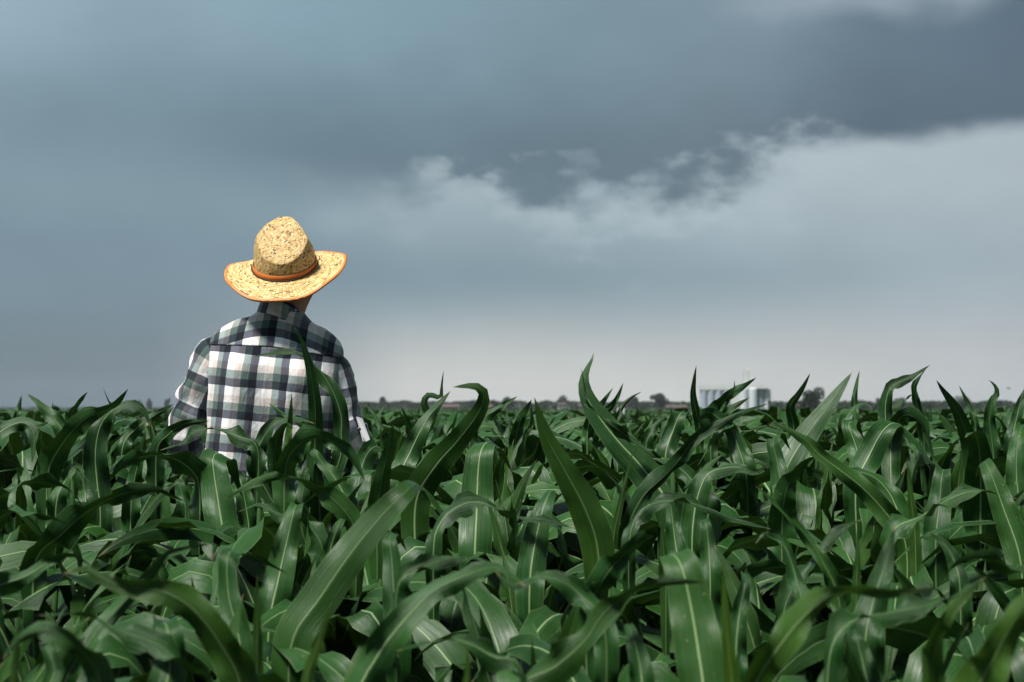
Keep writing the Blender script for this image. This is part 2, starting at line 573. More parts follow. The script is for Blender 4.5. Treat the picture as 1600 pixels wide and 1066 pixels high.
def random_centre(kind, r, n):
    """leaf growing from the origin towards +X, in metres"""
    if kind == 'arch':
        L = r.uniform(0.62, 0.86); e0 = R(r.uniform(58, 76)); e1 = R(r.uniform(-88, -30)); p = r.uniform(1.0, 2.2)
    elif kind == 'whorl':
        L = r.uniform(0.42, 0.62); e0 = R(r.uniform(78, 88)); e1 = R(r.uniform(25, 72)); p = r.uniform(1.5, 3.0)
    elif kind == 'fold':
        L = r.uniform(0.62, 0.8); e0 = R(r.uniform(64, 78)); e1 = R(r.uniform(-88, -70)); p = r.uniform(5.0, 9.0)
    else:
        L = r.uniform(0.5, 0.7); e0 = R(r.uniform(35, 60)); e1 = R(r.uniform(-80, -40)); p = r.uniform(1.0, 1.6)
    t = np.linspace(0, 1, n)
    if kind == 'fold':
        k = r.uniform(0.42, 0.62)
        sg = 1 / (1 + np.exp(-(t - k) * r.uniform(16, 26)))
        e = e0 + (e1 - e0) * sg
    else:
        e = e0 + (e1 - e0) * t ** p
    side = r.uniform(-0.5, 0.5) * t ** 1.6
    ds = L / (n - 1)
    d = np.stack([np.cos(e) * np.cos(side), np.cos(e) * np.sin(side), np.sin(e)], 1)
    C = np.concatenate([[np.zeros(3)], np.cumsum(d[:-1] * ds, axis=0)])
    C[:, 0] += 0.008
    tw = (r.uniform(-0.35, 0.35) + r.uniform(-1.9, 1.9) * t ** 1.5)
    W = np.empty_like(C)
    for i in range(n):
        T = unit(d[i])
        h = unit(np.cross(np.array((0, 0, 1.0)), T)) if abs(T[2]) < 0.995 else np.array((0, 1.0, 0))
        h0 = np.array((-math.sin(side[i]), math.cos(side[i]), 0))
        W[i] = rot_about(h0, T, tw[i])
    return C, W, L


POOL = {}
for kind, cnt in (('arch', 16), ('whorl', 8), ('fold', 8), ('low', 5)):
    POOL[kind] = []
    for i in range(cnt):
        r = random.Random(1000 + i * 17 + len(kind) * 131)
        C, W, L = random_centre(kind, r, 20)
        wd = {'arch': r.uniform(0.076, 0.102), 'whorl': r.uniform(0.045, 0.068), 'fold': r.uniform(0.085, 0.11), 'low': r.uniform(0.07, 0.09)}[kind]
        V, Fs, UV = leaf_arrays(C, W, wd, wave=r.uniform(0.012, 0.028), keel=0.5 if kind == 'whorl' else 0.28, seed=i)
        me = leaf_mesh("leaf", V, Fs, UV, r.random(), 0.25 * r.random() if kind == 'whorl' else 0.08 * r.random())
        POOL[kind].append((me, float(V[:, 2].max()), V))

# stalk: unit height, scaled per plant
STALKS = []
for i in range(3):
    r = random.Random(i)
    zs = np.linspace(0, 1, 9)
    pth = [(0.006 * math.sin(z * 7 + i), 0.006 * math.cos(z * 5 + i), z) for z in zs]
    V, Fs = tube(pth, [0.013 * (1 - 0.55 * z) * (1.0 + 0.12 * (k % 2)) for k, z in enumerate(zs)], 8)
    o = mesh_obj("stalk", V, Fs, M_STALK, link=False)
    STALKS.append(o.data)
    bpy.data.objects.remove(o)


def add_child(name, me, parent, loc=(0, 0, 0), rot=(0, 0, 0), scale=(1, 1, 1)):
    o = bpy.data.objects.new(name, me)
    o.parent = parent
    o.location = loc
    o.rotation_euler = rot
    o.scale = scale
    col.objects.link(o)
    return o


def pool_leaf(parent, kind, ztop, az, r, s=1.0, loc=(0, 0)):
    me, mz, _ = r.choice(POOL[kind])
    return add_child('leaf', me, parent, (loc[0], loc[1], max(0.05, ztop - mz * s)), (r.uniform(-0.08, 0.08), r.uniform(-0.08, 0.08), az), (s, s * r.choice((1, -1)), s))


def fill_plant(x, y, ztop, r, label, group, nleaf=9):
    root = empty('corn_plant', (x, y, 0), label, 'corn plant', group)
    a0 = r.uniform(0, 6.28)
    h = ztop - 0.42
    add_child('stalk', r.choice(STALKS), root, scale=(1, 1, max(0.3, h)))
    z = ztop
    for k in range(nleaf):
        az = a0 + math.pi * k + r.uniform(-0.5, 0.5)
        if k < 2:
            pool_leaf(root, 'whorl', ztop + r.uniform(-0.05, 0.03), az, r, r.uniform(0.8, 1.05))
        elif k < nleaf - 2:
            z -= r.uniform(0.035, 0.095)
            pool_leaf(root, 'fold' if r.random() < 0.35 else 'arch', z, az, r, r.uniform(0.92, 1.2))
        else:
            z -= r.uniform(0.09, 0.16)
            pool_leaf(root, 'low', max(0.35, z), az, r, r.uniform(0.85, 1.1))
    return root



# ------------------------------------------------------------------ corn plants one can tell apart: each leaf by its midrib
# (what tells the plant apart, distance in metres, leaf width in photo pixels, [(x, y, nearer/farther offset)], lean away, turn, youngness)
LEAVES = []


def L(desc, d, wpx, pts, lean=0.25, phi=0, y=0.0, wave=0.021, prof=(0.6, 0.40)):
    LEAVES.append((desc, d, wpx, [p if len(p) == 3 else (p[0], p[1], 0.0) for p in pts], lean, phi, y, wave, prof))


# --- left of the man, about his distance
L("a dark hooked leaf tip against the sky, leftmost of the tall ones", 4.6, 38, [(112, 702), (95, 668), (72, 641), (57, 627), (42, 615)], 0.35)
L("", 4.7, 27, [(110, 668), (113, 645), (124, 628), (137, 612)], -0.5)
L("a small pointed leaf at the far left horizon", 7.0, 15, [(24, 668), (29, 640), (34, 617)], 0.2)
L("a broad dark leaf sweeping up to a tip left of the man", 4.0, 46, [(75, 742), (95, 697), (130, 657), (165, 641), (185, 627), (200, 608)], -0.5)
L("", 4.6, 12, [(178, 650), (172, 632), (160, 604)], 0.1)
L("a tall leaf with pale midrib bending over to the right", 3.95, 47, [(157, 800), (152, 755), (149, 708), (157, 665), (178, 640), (205, 632), (226, 643), (234, 668)], 0.15, [0, 0, 0, 10, 40, 45, 30, 0])
L("a light leaf whose tip ends behind the left sleeve", 5.3, 25, [(192, 698), (215, 668), (240, 650), (272, 631)], 0.4)
L("a dark pointed leaf in front of the left elbow", 4.05, 30, [(245, 706), (262, 680), (287, 663), (327, 658)], -0.3, 20)
L("a pale leaf arching across the lower left of the shirt", 3.9, 22, [(402, 700), (370, 682), (332, 669), (302, 676), (284, 691), (250, 704)], 0.3, 30)
L("a dark arched leaf below the left elbow", 3.6, 40, [(312, 768), (300, 736), (265, 714), (225, 713), (190, 726), (172, 752)], -0.4, -35)
L("a flat-topped pale leaf with white midrib below the shirt", 3.5, 60, [(350, 850), (342, 790), (335, 745), (333, 715), (345, 709, .05), (362, 730, .13), (378, 776, .2)], 0.45)
L("a long dark leaf arching from the left edge at mid height", 3.2, 42, [(-15, 800), (15, 768), (55, 753), (95, 760), (118, 775), (130, 796)], -0.3, -30)
L("a wide dark arching leaf in the left middle ground", 2.9, 52, [(55, 880), (95, 836), (140, 797), (190, 772), (240, 767), (292, 784)], -0.35, -15)
L("a dark leaf lying low at the left edge", 2.8, 42, [(-40, 850), (0, 808), (50, 800), (112, 822)], -0.3, -30)
L("a pale blade curling over at the far left", 4.0, 34, [(-20, 700), (5, 672), (35, 660), (52, 675), (52, 705), (50, 725)], 0.3, 25)
L("a pale folded blade between dark leaves on the left", 3.4, 34, [(88, 790), (100, 755), (118, 728), (130, 745), (140, 752)], 0.4, 10)
L("small upright leaves left of the flat-topped pale leaf", 3.7, 34, [(205, 790), (212, 740), (222, 700), (228, 672)], 0.1)
L("", 4.4, 26, [(262, 720), (245, 690), (235, 660)], 0.35)
L("a pale low leaf beside the man's left elbow", 3.9, 36, [(290, 800), (285, 775), (280, 752), (285, 748, .05)], 0.4)
# --- in front of the man
L("a tall leaf pair rising in front of the plaid back", 4.05, 31, [(492, 705), (493, 660), (491, 620), (485, 580), (478, 553), (472, 534), (458, 508)], -0.25, 0, 0.0, 0.004, (0.8, 0.3))
L("", 4.05, 28, [(530, 720), (533, 675), (533, 650), (520, 612), (498, 577), (470, 556), (430, 551), (388, 560)], 0.1, [0, 10, 15, 20, 30, 45, 45, 30])
L("a young pointed shoot low before the plaid back", 3.9, 16, [(448, 720), (450, 690), (454, 650), (456, 613)], 0.0, 0, 0.35)
L("", 3.9, 34, [(400, 730), (414, 680), (438, 657), (468, 655), (492, 662)], 0.3, [0, 0, 20, 45, 50])
L("", 3.95, 16, [(480, 680), (460, 655), (440, 645), (418, 629)], 0.3)
L("a leaf dark underneath folding over below the right elbow", 3.6, 42, [(445, 745), (455, 707), (486, 684), (518, 688), (545, 705), (560, 730), (570, 752)], -0.1, [-10, -20, -35, 0, 25, 20, 0])
L("a pale leaf with white midrib below the middle of the shirt", 3.85, 36, [(548, 805), (526, 752), (506, 727), (490, 706), (478, 704, .05)], 0.4)
L("a broad pale leaf just right of the man's elbow", 4.0, 46, [(556, 795), (561, 752), (570, 716), (585, 698), (600, 706, .06), (612, 730, .13)], 0.45)
L("a dark spear-shaped leaf right of the man", 3.4, 40, [(590, 800), (598, 742), (607, 702), (615, 661)], -0.3, 0, 0.1, 0.004)
L("a dark green arch sagging below the shirt", 3.1, 32, [(556, 838), (536, 796), (500, 766), (450, 746), (400, 754), (349, 781)], -0.1, [0, -15, -25, -30, -20, 0], 0.15)
L("a pale twisted ribbon leaf left of the big diagonal leaf", 3.0, 22, [(505, 868), (490, 831), (468, 808), (438, 803), (402, 790), (372, 800)], 0.3, 40)
L("broad dark blades hiding the hem of the shirt", 3.95, 38, [(442, 815), (433, 745), (430, 695), (446, 662, -.04), (462, 672, -.08)], -0.4)
L("", 3.95, 36, [(400, 815), (398, 752), (408, 706), (418, 690, .04)], 0.35)
L("dark upright blades under the right half of the shirt", 4.0, 40, [(500, 815), (497, 752), (494, 712)], -0.35)
L("", 4.0, 38, [(470, 820), (474, 765), (480, 735), (492, 728, .04)], 0.3)
L("a dull blade hanging below the left half of the shirt", 3.9, 40, [(390, 840), (384, 790), (376, 752), (368, 742, .04), (360, 760, .08)], 0.1)
# --- right of the man
L("a huge dark leaf leaning right with its tip bent back left", 3.6, 54, [(650, 786), (678, 732), (714, 690), (743, 652), (755, 627), (754, 611), (740, 603), (707, 605)], -0.3, [0, 0, 0, 0, 10, 35, 45, 30], 0.18, 0.006, (0.85, 0.35))
L("a light pointed leaf beside a curled tip, right of the man", 4.2, 44, [(620, 760), (643, 702), (666, 657), (685, 633), (704, 611)], 0.4)
L("", 4.35, 15, [(668, 660), (662, 632), (670, 617), (688, 621), (690, 605), (693, 579)], 0.1, [0, 0, 30, 30, 50, 20], 0, 0.003)
L("a light leaf pointing right above the tree line", 5.0, 22, [(735, 682), (748, 658), (772, 642), (809, 619)], 0.35)
L("a dark short pointed leaf before the distant hedge", 5.2, 24, [(806, 690), (812, 660), (822, 640), (831, 624)], -0.4)
L("a grey-green leaf hanging with white midrib right of the huge dark leaf", 3.4, 64, [(742, 870), (745, 800), (747, 740), (752, 703), (766, 690, .06), (784, 708, .14), (800, 738, .2)], 0.42, 0, 0, 0.014)
L("a pale leaf arching right across the middle", 3.0, 26, [(678, 850), (690, 815), (708, 796), (735, 785), (760, 788), (800, 806), (850, 812), (898, 826)], 0.35, [0, 20, 40, 45, 45, 45, 40, 0])
L("a huge straight leaf running diagonally up from lower left", 2.4, 74, [(455, 1010), (500, 935), (550, 862), (596, 806), (634, 768), (652, 757, .06), (672, 775, .13)], 0.4, 0, 0.12, 0.006)
L("a big blade tapering up to a point in the middle", 3.2, 62, [(935, 865), (916, 800), (885, 740), (858, 692), (845, 656), (835, 621)], -0.1, 0, 0.3, 0.005)
L("the tallest leaf, broad with white midrib and twisted tip against the sky", 3.8, 66, [(1050, 800), (1005, 733), (966, 690), (936, 652), (919, 625), (912, 600), (915, 580), (922, 569), (928, 551)], 0.35, [0, 0, 0, 0, 0, 0, 30, 40, 20], 0, 0.005, (0.8, 0.34))
L("", 3.8, 10, [(925, 640), (917, 615), (912, 596), (908, 575)], 0.1, 20)
L("thin leaf tips just right of the tallest leaf", 5.2, 17, [(918, 672), (928, 648), (941, 630), (958, 606)], 0.1)
L("", 5.2, 18, [(928, 680), (940, 652), (957, 632), (966, 618), (974, 598)], -0.2)
L("", 5.3, 12, [(960, 662), (972, 636), (985, 622), (1003, 612)], 0.3)
L("a dark S-shaped leaf sweeping right to a thin tip", 3.7, 31, [(975, 850), (1000, 782), (1036, 746), (1060, 720), (1082, 690), (1112, 670), (1150, 648), (1203, 630)], -0.1, [0, -10, -25, -20, 0, 20, 30, 20])
L("a thin rolled upright shoot in the middle", 3.3, 13, [(958, 850), (970, 785), (980, 742), (990, 701)], 0.0, 0, 0.2, 0.002)
L("a pale leaf arching right then plunging dark", 3.2, 28, [(983, 850), (995, 807), (1018, 788), (1058, 783), (1108, 795), (1150, 813), (1205, 827)], 0.3, [0, 20, 40, 40, 25, 10, 0])
L("an upright leaf left of the white silos", 5.0, 16, [(1094, 675), (1088, 645), (1083, 617), (1085, 592), (1088, 571)], -0.3, 0, 0, 0.002)
L("a dark leaf before the white silos, tip crossing the tower", 4.8, 26, [(1106, 672), (1118, 640), (1138, 618), (1160, 605), (1182, 590)], -0.4)
L("", 4.75, 12, [(1120, 668), (1135, 630), (1146, 612), (1148, 594)], -0.2)
L("a leaf pointing right below the white silos", 4.6, 22, [(1112, 682), (1135, 645), (1153, 632), (1172, 621)], -0.1, 0, 0.1)
L("a light folded leaf below the silos", 4.5, 40, [(1168, 750), (1152, 700), (1128, 660), (1108, 645), (1093, 655, -.05), (1089, 672, -.08)], 0.3)
L("", 4.4, 30, [(1166, 745), (1152, 695), (1140, 669), (1120, 680, -.05), (1104, 706, -.08), (1090, 728, -.1)], 0.3, 15)
L("a light flat-topped blade in the middle distance", 5.0, 36, [(1040, 712), (1052, 672), (1062, 648), (1072, 646, .06), (1082, 668, .12)], 0.4)
L("", 5.0, 24, [(1010, 705), (1022, 668), (1042, 648)], 0.3)
L("a broad pale blade bending to a dark flap, centre right", 3.6, 46, [(1082, 830), (1092, 770), (1110, 738), (1150, 730), (1180, 738), (1202, 727)], 0.3, [0, 0, 15, 30, -30, -40])
L("a pale wide leaf lying behind the S-shaped leaf", 3.7, 44, [(1105, 790), (1088, 760), (1066, 735), (1040, 722), (1020, 716)], 0.5, 15)
L("a long leaf hanging dark under the S-shaped leaf", 3.3, 44, [(1062, 900), (1054, 840), (1048, 790), (1040, 752)], 0.4)
# --- right part of the skyline
L("a broad straight leaf pointing high, right of the silos", 4.4, 50, [(1225, 748), (1250, 695), (1284, 648), (1310, 612), (1331, 582)], 0.4, 0, 0, 0.004, (0.75, 0.4))
L("a dark twisted leaf before the round dark tree", 4.9, 18, [(1240, 668), (1235, 637), (1248, 616), (1257, 601), (1266, 583)], -0.4, 0, 0, 0.002)
L("a thin pale upright tip in the right skyline", 5.6, 14, [(1336, 660), (1335, 625), (1338, 602), (1343, 579)], 0.1)
L("", 5.4, 24, [(1318, 672), (1332, 640), (1348, 630), (1363, 637)], 0.4, 20)
L("a leaf whose pale ribbon tip is blown to the right", 4.6, 28, [(1386, 690), (1383, 640), (1388, 612), (1398, 601), (1426, 588), (1454, 570)], 0.1, [0, 0, 0, 30, 10, 0])
L("a thin dark twisted tip beside the blown ribbon leaf", 4.6, 16, [(1444, 690), (1436, 645), (1428, 610), (1431, 597), (1448, 575)], -0.2, [0, 0, 20, 50, 30])
L("", 4.7, 10, [(1392, 650), (1405, 632), (1420, 620), (1438, 613)], 0.3, 30)
L("a dark pointed leaf leaning left on the right skyline", 4.4, 26, [(1515, 700), (1500, 652), (1485, 626), (1472, 608), (1463, 594)], -0.4, 0, 0, 0.003)
L("a small light tip on the right skyline", 5.6, 13, [(1524, 665), (1512, 630), (1498, 602)], 0.2)
L("a leaf with hooked tip near the right edge", 4.8, 24, [(1552, 710), (1546, 660), (1550, 630), (1558, 613), (1554, 602), (1545, 594)], 0.0, [0, 0, 10, 40, 40, 20])
L("a light leaf rising at the right edge", 4.6, 24, [(1580, 700), (1588, 655), (1596, 625), (1608, 596)], 0.2)
L("a flat-topped grey leaf in the right middle ground", 4.4, 36, [(1345, 745), (1338, 700), (1326, 665), (1336, 660, .06), (1350, 690, .13)], 0.45)
L("a wide pale leaf arching right with dark far side", 4.0, 50, [(1338, 760), (1358, 712), (1382, 670), (1404, 662, .03), (1432, 690, .04), (1454, 736, .05)], 0.4)
L("a pale arching leaf right of the blown ribbon", 4.2, 36, [(1392, 700, .1), (1402, 660, .04), (1420, 648), (1444, 668), (1455, 700), (1458, 728)], 0.2, [0, 0, 20, 20, 10, 0])
L("a broad dark upright leaf on the right with curled pale edge", 3.6, 64, [(1532, 810), (1532, 735), (1528, 690), (1518, 676, -.04), (1508, 684, -.08)], -0.5, 0, 0, 0.014)
L("a square-topped pale leaf on the right", 3.4, 48, [(1462, 850), (1468, 785), (1472, 742), (1476, 735, .05), (1482, 760, .12)], 0.4)
L("a wide pale leaf with wavy edge at the right", 3.2, 52, [(1595, 880), (1568, 795), (1546, 735), (1535, 722, .05), (1525, 745, .12)], 0.4, 0, 0.1, 0.016)
L("a thin pale leaf arching across the right middle ground", 3.0, 20, [(1390, 840), (1440, 806), (1490, 777), (1530, 768), (1592, 780)], 0.3, 40)
L("a long green blade descending right from a thin pale tip", 3.3, 40, [(1415, 850), (1382, 800), (1346, 761), (1310, 733), (1278, 709), (1260, 689), (1225, 668), (1200, 662)], 0.1, [0, 0, 0, 10, 25, 30, 30, 0], 0.2)
L("a wide pale arch behind the descending green blade", 3.5, 46, [(1410, 850), (1400, 792), (1374, 752), (1342, 738), (1314, 746), (1300, 760)], 0.4, [0, 0, 15, 25, 20, 0])
L("a broad dark leaf folding right, centre right", 3.6, 54, [(1222, 830), (1228, 768), (1250, 730), (1278, 711)], -0.4, [0, 0, -20, -30])
L("a young yellow-green shoot on the right", 3.2, 18, [(1430, 840), (1424, 785), (1418, 726)], 0.0, 0, 0.4, 0.003)
L("", 3.25, 14, [(1432, 840), (1430, 800), (1426, 770)], 0.0, 0, 0.4, 0.003)
L("pale blades crowding the right edge", 4.0, 40, [(1592, 790), (1588, 740), (1590, 690), (1600, 665, .04), (1615, 690, .1)], 0.35)
L("", 4.2, 30, [(1580, 760), (1578, 720), (1577, 690)], 0.2, 0, 0.15)
L("a pale blade dropping between dark ones right of the silos", 4.2, 34, [(1222, 770), (1214, 720), (1208, 690), (1220, 680, .05), (1236, 705, .1)], 0.4)
# --- foreground
L("a large glossy green leaf curving down from the left foreground", 2.0, 66, [(378, 1085), (345, 1008), (302, 952), (255, 924), (205, 918), (160, 905), (135, 888), (98, 897)], -0.15, [0, 0, 0, -10, -25, 20, 35, 20], 0.3)
L("a pale straight leaf rising right in the left foreground", 2.15, 38, [(95, 1090), (140, 1002), (185, 950), (225, 908), (260, 868), (290, 857), (332, 849)], 0.4, [0, 0, 0, 0, 10, -30, -30])
L("a pale ribbon leaf drooping right in the left foreground", 1.9, 28, [(340, 1080), (285, 1037), (240, 1004), (190, 986), (150, 964), (110, 959), (58, 962)], 0.35, 40)
L("a dark arched leaf at the bottom left", 1.8, 54, [(160, 1090), (132, 1022), (92, 990), (52, 988), (22, 1005), (4, 1032)], -0.25, [0, 0, -25, -25, 25, 20])
L("a pale rolled leaf at the left foreground edge", 2.2, 40, [(-45, 945), (0, 915), (40, 900), (80, 876), (110, 868), (147, 886)], 0.4, [20, 25, 25, 25, -30, -30])
L("a pale folded leaf standing up below the man", 2.3, 48, [(385, 1075), (372, 990), (357, 930), (356, 868), (372, 864, .04), (402, 872, .06), (452, 898, .08)], 0.35, [0, 0, 0, 30, -40, -40, -20])
L("a grey-green blade at the very bottom left", 1.9, 72, [(255, 1110), (266, 1040), (262, 985), (250, 968, .05), (240, 985, .1)], 0.45)
L("", 1.95, 52, [(85, 1110), (86, 1050), (74, 1012), (64, 1012, .05)], 0.4)
L("a dark green upright blade at the bottom left", 2.2, 24, [(401, 1090), (402, 1020), (402, 950), (402, 898)], -0.1, 0, 0.35, 0.003)
L("a yellow-green rolled shoot at the bottom, left of the middle", 1.8, 30, [(478, 1090), (494, 1015), (513, 962), (523, 928)], 0.0, 0, 0.75, 0.002)
L("a large pale leaf arching right in the middle foreground", 2.0, 66, [(555, 1105), (592, 1022), (638, 962), (680, 921), (730, 898), (776, 886), (802, 902), (824, 918)], 0.35, [0, 0, 0, 10, 30, 45, 40, 20])
L("a pale thin leaf arching low in the middle foreground", 1.9, 26, [(815, 1050), (770, 1026), (725, 1003), (680, 1001), (618, 1018)], 0.3, 35)
L("a grey-green hanging leaf behind the big pale arch", 2.6, 48, [(622, 1010), (616, 935), (612, 872), (608, 842), (620, 835, .05), (636, 862, .1)], 0.45, 0, 0, 0.014)
L("a pale leaf bridging right in the middle", 2.25, 32, [(620, 925), (650, 893), (695, 874), (742, 872), (775, 888)], 0.4, 30)
L("a pale leaf with a raised hump, centre foreground", 2.1, 46, [(945, 985), (905, 928), (868, 905), (832, 903), (800, 916), (772, 890)], 0.45, [0, 10, 15, 25, 20, 0], 0, 0.018)
L("a big dark leaf with blunt top, centre foreground", 2.4, 58, [(918, 965), (945, 902), (975, 866), (1003, 840), (1022, 838, -.05)], -0.45)
L("a dark S-shaped leaf pointing right, centre foreground", 2.0, 50, [(800, 1090), (868, 1042), (915, 1000), (943, 958), (985, 926), (1040, 910), (1104, 910)], -0.2, [45, 40, 30, 0, -20, -20, -10], 0.15)
L("the widest leaf, flat-topped and pale with white midrib, right of centre", 2.0, 88, [(1102, 1110), (1090, 1010), (1078, 940), (1066, 888), (1052, 867, .03), (1040, 873, .09), (1030, 905, .15)], 0.4, 0, 0.12, 0.010, (0.9, 0.5))
L("a bright yellow-green shoot beside the widest leaf", 1.9, 32, [(1145, 1090), (1138, 1010), (1133, 945), (1130, 880)], 0.0, 0, 0.85, 0.002)
L("a small grey leaf behind the bright shoot", 2.4, 42, [(1150, 1030), (1155, 960), (1166, 908), (1158, 893, .05)], 0.4)
L("a big green arch rising from the bottom, pointing right", 1.8, 56, [(1170, 1105), (1225, 1000), (1288, 936), (1350, 920), (1410, 926), (1472, 919)], -0.25, [0, 0, -10, -25, -25, -10], 0.45)
L("a pale leaf sheet sweeping right in the right foreground", 1.95, 40, [(1295, 1035), (1330, 972), (1398, 956), (1470, 940), (1542, 901)], 0.4, 25)
L("a green blade rising beside the pale sheet", 1.8, 50, [(1462, 1110), (1458, 1020), (1480, 962), (1510, 930), (1538, 903)], -0.35, 0, 0.4)
L("a huge green leaf filling the bottom right corner", 1.7, 88, [(1510, 1130), (1555, 1025), (1602, 945), (1660, 900)], -0.25, 0, 0.5)
L("a pale leaf with frilled edge and white midrib in the right foreground", 2.3, 70, [(1352, 1010), (1364, 942), (1380, 892), (1392, 845), (1397, 822)], 0.4, 0, 0, 0.022)
L("a grey leaf low in the right foreground", 2.0, 62, [(1362, 1110), (1350, 1045), (1336, 990), (1330, 985, .05)], 0.4)
L("a dark arched leaf at the right foreground edge", 2.2, 48, [(1640, 935), (1575, 884), (1530, 873), (1490, 886), (1468, 910)], -0.35, -25, 0.1)
L("a slim green leaf running down right of centre", 2.7, 28, [(1312, 945), (1282, 872), (1246, 821), (1210, 785), (1180, 759)], 0.2, 10, 0.1)
L("a pale striped leaf rising right, right of centre", 2.7, 38, [(1225, 955), (1268, 878), (1306, 832), (1348, 811)], 0.45, 20)
L("a pale short blade right of centre", 2.9, 46, [(1110, 920), (1107, 850), (1102, 815), (1098, 812, .05)], 0.45)
L("a pale leaf drooping left of the striped leaf", 2.6, 36, [(1256, 965), (1240, 890), (1220, 842), (1197, 832), (1180, 850)], 0.4, 10)
L("a small pale leaf flap on the dark right side", 2.7, 42, [(1500, 920), (1492, 880), (1475, 850), (1449, 831)], 0.5, 0, 0, 0.016)
L("a slender upright tip right of centre", 2.9, 18, [(1040, 900), (1036, 850), (1034, 800)], 0.0, 0, 0.2, 0.002)
L("a slim green upright tip left of the frilled leaf", 2.6, 18, [(1338, 930), (1340, 870), (1339, 825)], 0.0, 0, 0.2, 0.002)
L("a grey-green leaf with white midrib left of the big middle blade", 3.0, 54, [(828, 910), (838, 840), (852, 785), (864, 766, .04), (872, 780, .1)], 0.45)
L("a wide grey leaf with pale midrib below the man", 2.9, 62, [(420, 985), (436, 900), (452, 830), (460, 795), (466, 790, .05), (470, 810, .1)], 0.45)
L("", 2.95, 42, [(506, 930), (516, 860), (532, 815), (540, 812, .05)], 0.45)
L("a broad hanging grey leaf in the bottom middle right", 1.95, 60, [(1005, 1120), (1000, 1040), (985, 985), (978, 975, .05)], 0.4)
L("a narrow bright shoot at the bottom middle", 1.8, 22, [(728, 1100), (730, 1050), (731, 1005)], 0.0, 0, 0.7, 0.002)
L("a slim yellow-green shoot at the far left bottom", 1.8, 18, [(20, 1100), (27, 1010), (33, 942)], 0.0, 0, 0.5, 0.002)

# ------------------------------------------------------------------ group the leaves into plants and build them
VIEW0 = np.array((0, 0, CAMZ))


def hero_leaf(pts, d, wpx, lean, phi, seed, stalk_xy, wave, prof):
    base = at(pts[0][0], pts[0][1], d)
    P = []
    for (x, y, dd) in pts:
        p0 = at(x, y, d)
        P.append(at(x, y, d + dd + lean * (p0[2] - base[2])))
    P = np.array(P)
    drop = min(0.16, max(0.06, P[0][2] * 0.3))
    pre = np.array((stalk_xy[0], stalk_xy[1], max(0.08, P[0][2] - drop)))
    if len(P) > 1 and np.linalg.norm(pre[:2] - P[0][:2]) < 0.03:
        pre[:2] = stalk_xy
    Q = np.vstack([pre, P])
    n = 30
    C = catmull(Q, n)
    T = np.gradient(C, axis=0)
    T = T / np.linalg.norm(T, axis=1)[:, None]
    # parameter of each control point along the curve
    seg = np.concatenate([[0], np.cumsum(np.linalg.norm(np.diff(Q, axis=0), axis=1))])
    tq = seg / seg[-1]
    tt = np.linspace(0, 1, n)
    ph = [phi] * len(P) if not isinstance(phi, (list, tuple)) else list(phi)
    ph = np.interp(tt, tq, [ph[0]] + ph)
    k0 = int(n * 0.3)
    W = np.zeros_like(C)
    V = unit(C[k0] - VIEW0)
    W[k0] = unit(np.cross(T[k0], V))
    for i in range(k0 + 1, n):
        W[i] = unit(W[i - 1] - T[i] * np.dot(W[i - 1], T[i]))
    for i in range(k0 - 1, -1, -1):
        W[i] = unit(W[i + 1] - T[i] * np.dot(W[i + 1], T[i]))
    W2 = np.empty_like(W)
    for i in range(n):
        best = None
        for s in (1, -1):
            a = rot_about(W[i], T[i], s * R(abs(ph[i])))
            N = np.cross(a, T[i])
            if np.dot(N, C[i] - VIEW0) > 0:
                N = -N
            if best is None or (N[2] > best[0]) == (ph[i] >= 0):
                best = (N[2], a)
        W2[i] = best[1]
    # smooth the turn
    for _ in range(3):
        W2[1:-1] = (W2[:-2] + 2 * W2[1:-1] + W2[2:]) / 4
    wid = min(0.105, (0.86 if wpx > 26 else 1.0) * wpx * d / F / max(0.55, math.cos(R(float(np.mean(np.abs(ph)))))))
    # keep the folded side up towards the sky
    Vv, Fs, UV = leaf_arrays(C, W2, wid, wave=wave, keel=0.22, prof=prof, seed=seed)
    return Vv, Fs, UV


plants = []          # [xy, leaves, label]
for i, lf in enumerate(LEAVES):
    b = at(lf[3][0][0], lf[3][0][1], lf[1])[:2]
    hit = None
    if not lf[0]:
        hit = plants[-1]
    if hit is None:
        plants.append([b, [i], lf[0]])
    else:
        hit[1].append(i)
HERO_XY = []
for k, (xy, ids, desc) in enumerate(plants):
    r = random.Random(500 + k)
    root = empty('corn_plant', (xy[0], xy[1], 0), "corn plant with " + desc, 'corn plant', 'corn plants in the field')
    HERO_XY.append(xy)
    ztop = 0
    for i in ids:
        desc_, d, wpx, pts, lean, phi, yng, wave, prof = LEAVES[i]
        Vv, Fs, UV = hero_leaf(pts, d, wpx, lean, phi, i, xy, wave, prof)
        Vv = Vv - np.array((xy[0], xy[1], 0))
        me = leaf_mesh('leaf', Vv, Fs, UV, r.random(), yng)
        add_child('leaf', me, root)
        ztop = max(ztop, at(pts[0][0], pts[0][1], d)[2])
    add_child('stalk', r.choice(STALKS), root, scale=(1, 1, max(0.25, ztop - 0.16)))
    a0 = r.uniform(0, 6.28)
    z = min(ztop - 0.0, 1.0)
    for q in range(6):
        z -= r.uniform(0.04, 0.09)
        pool_leaf(root, r.choice(('arch', 'fold', 'low')), max(0.35, z), a0 + q * math.pi + r.uniform(-0.5, 0.5), r, r.uniform(0.8, 1.0))
HERO_XY = np.array(HERO_XY)

# ------------------------------------------------------------------ the rest of the near field, plant by plant
MAN_XY = np.array(((419 - 800) / F * 4.68, 4.68))
ZT_D = (1.4, 2.0, 3.0, 4.0, 5.0, 7.0, 12.0, 40.0)
ZT_Z = (0.78, 0.90, 0.98, 1.08, 1.165, 1.20, 1.20, 1.15)


def canopy(d):
    return float(np.interp(d, ZT_D, ZT_Z))


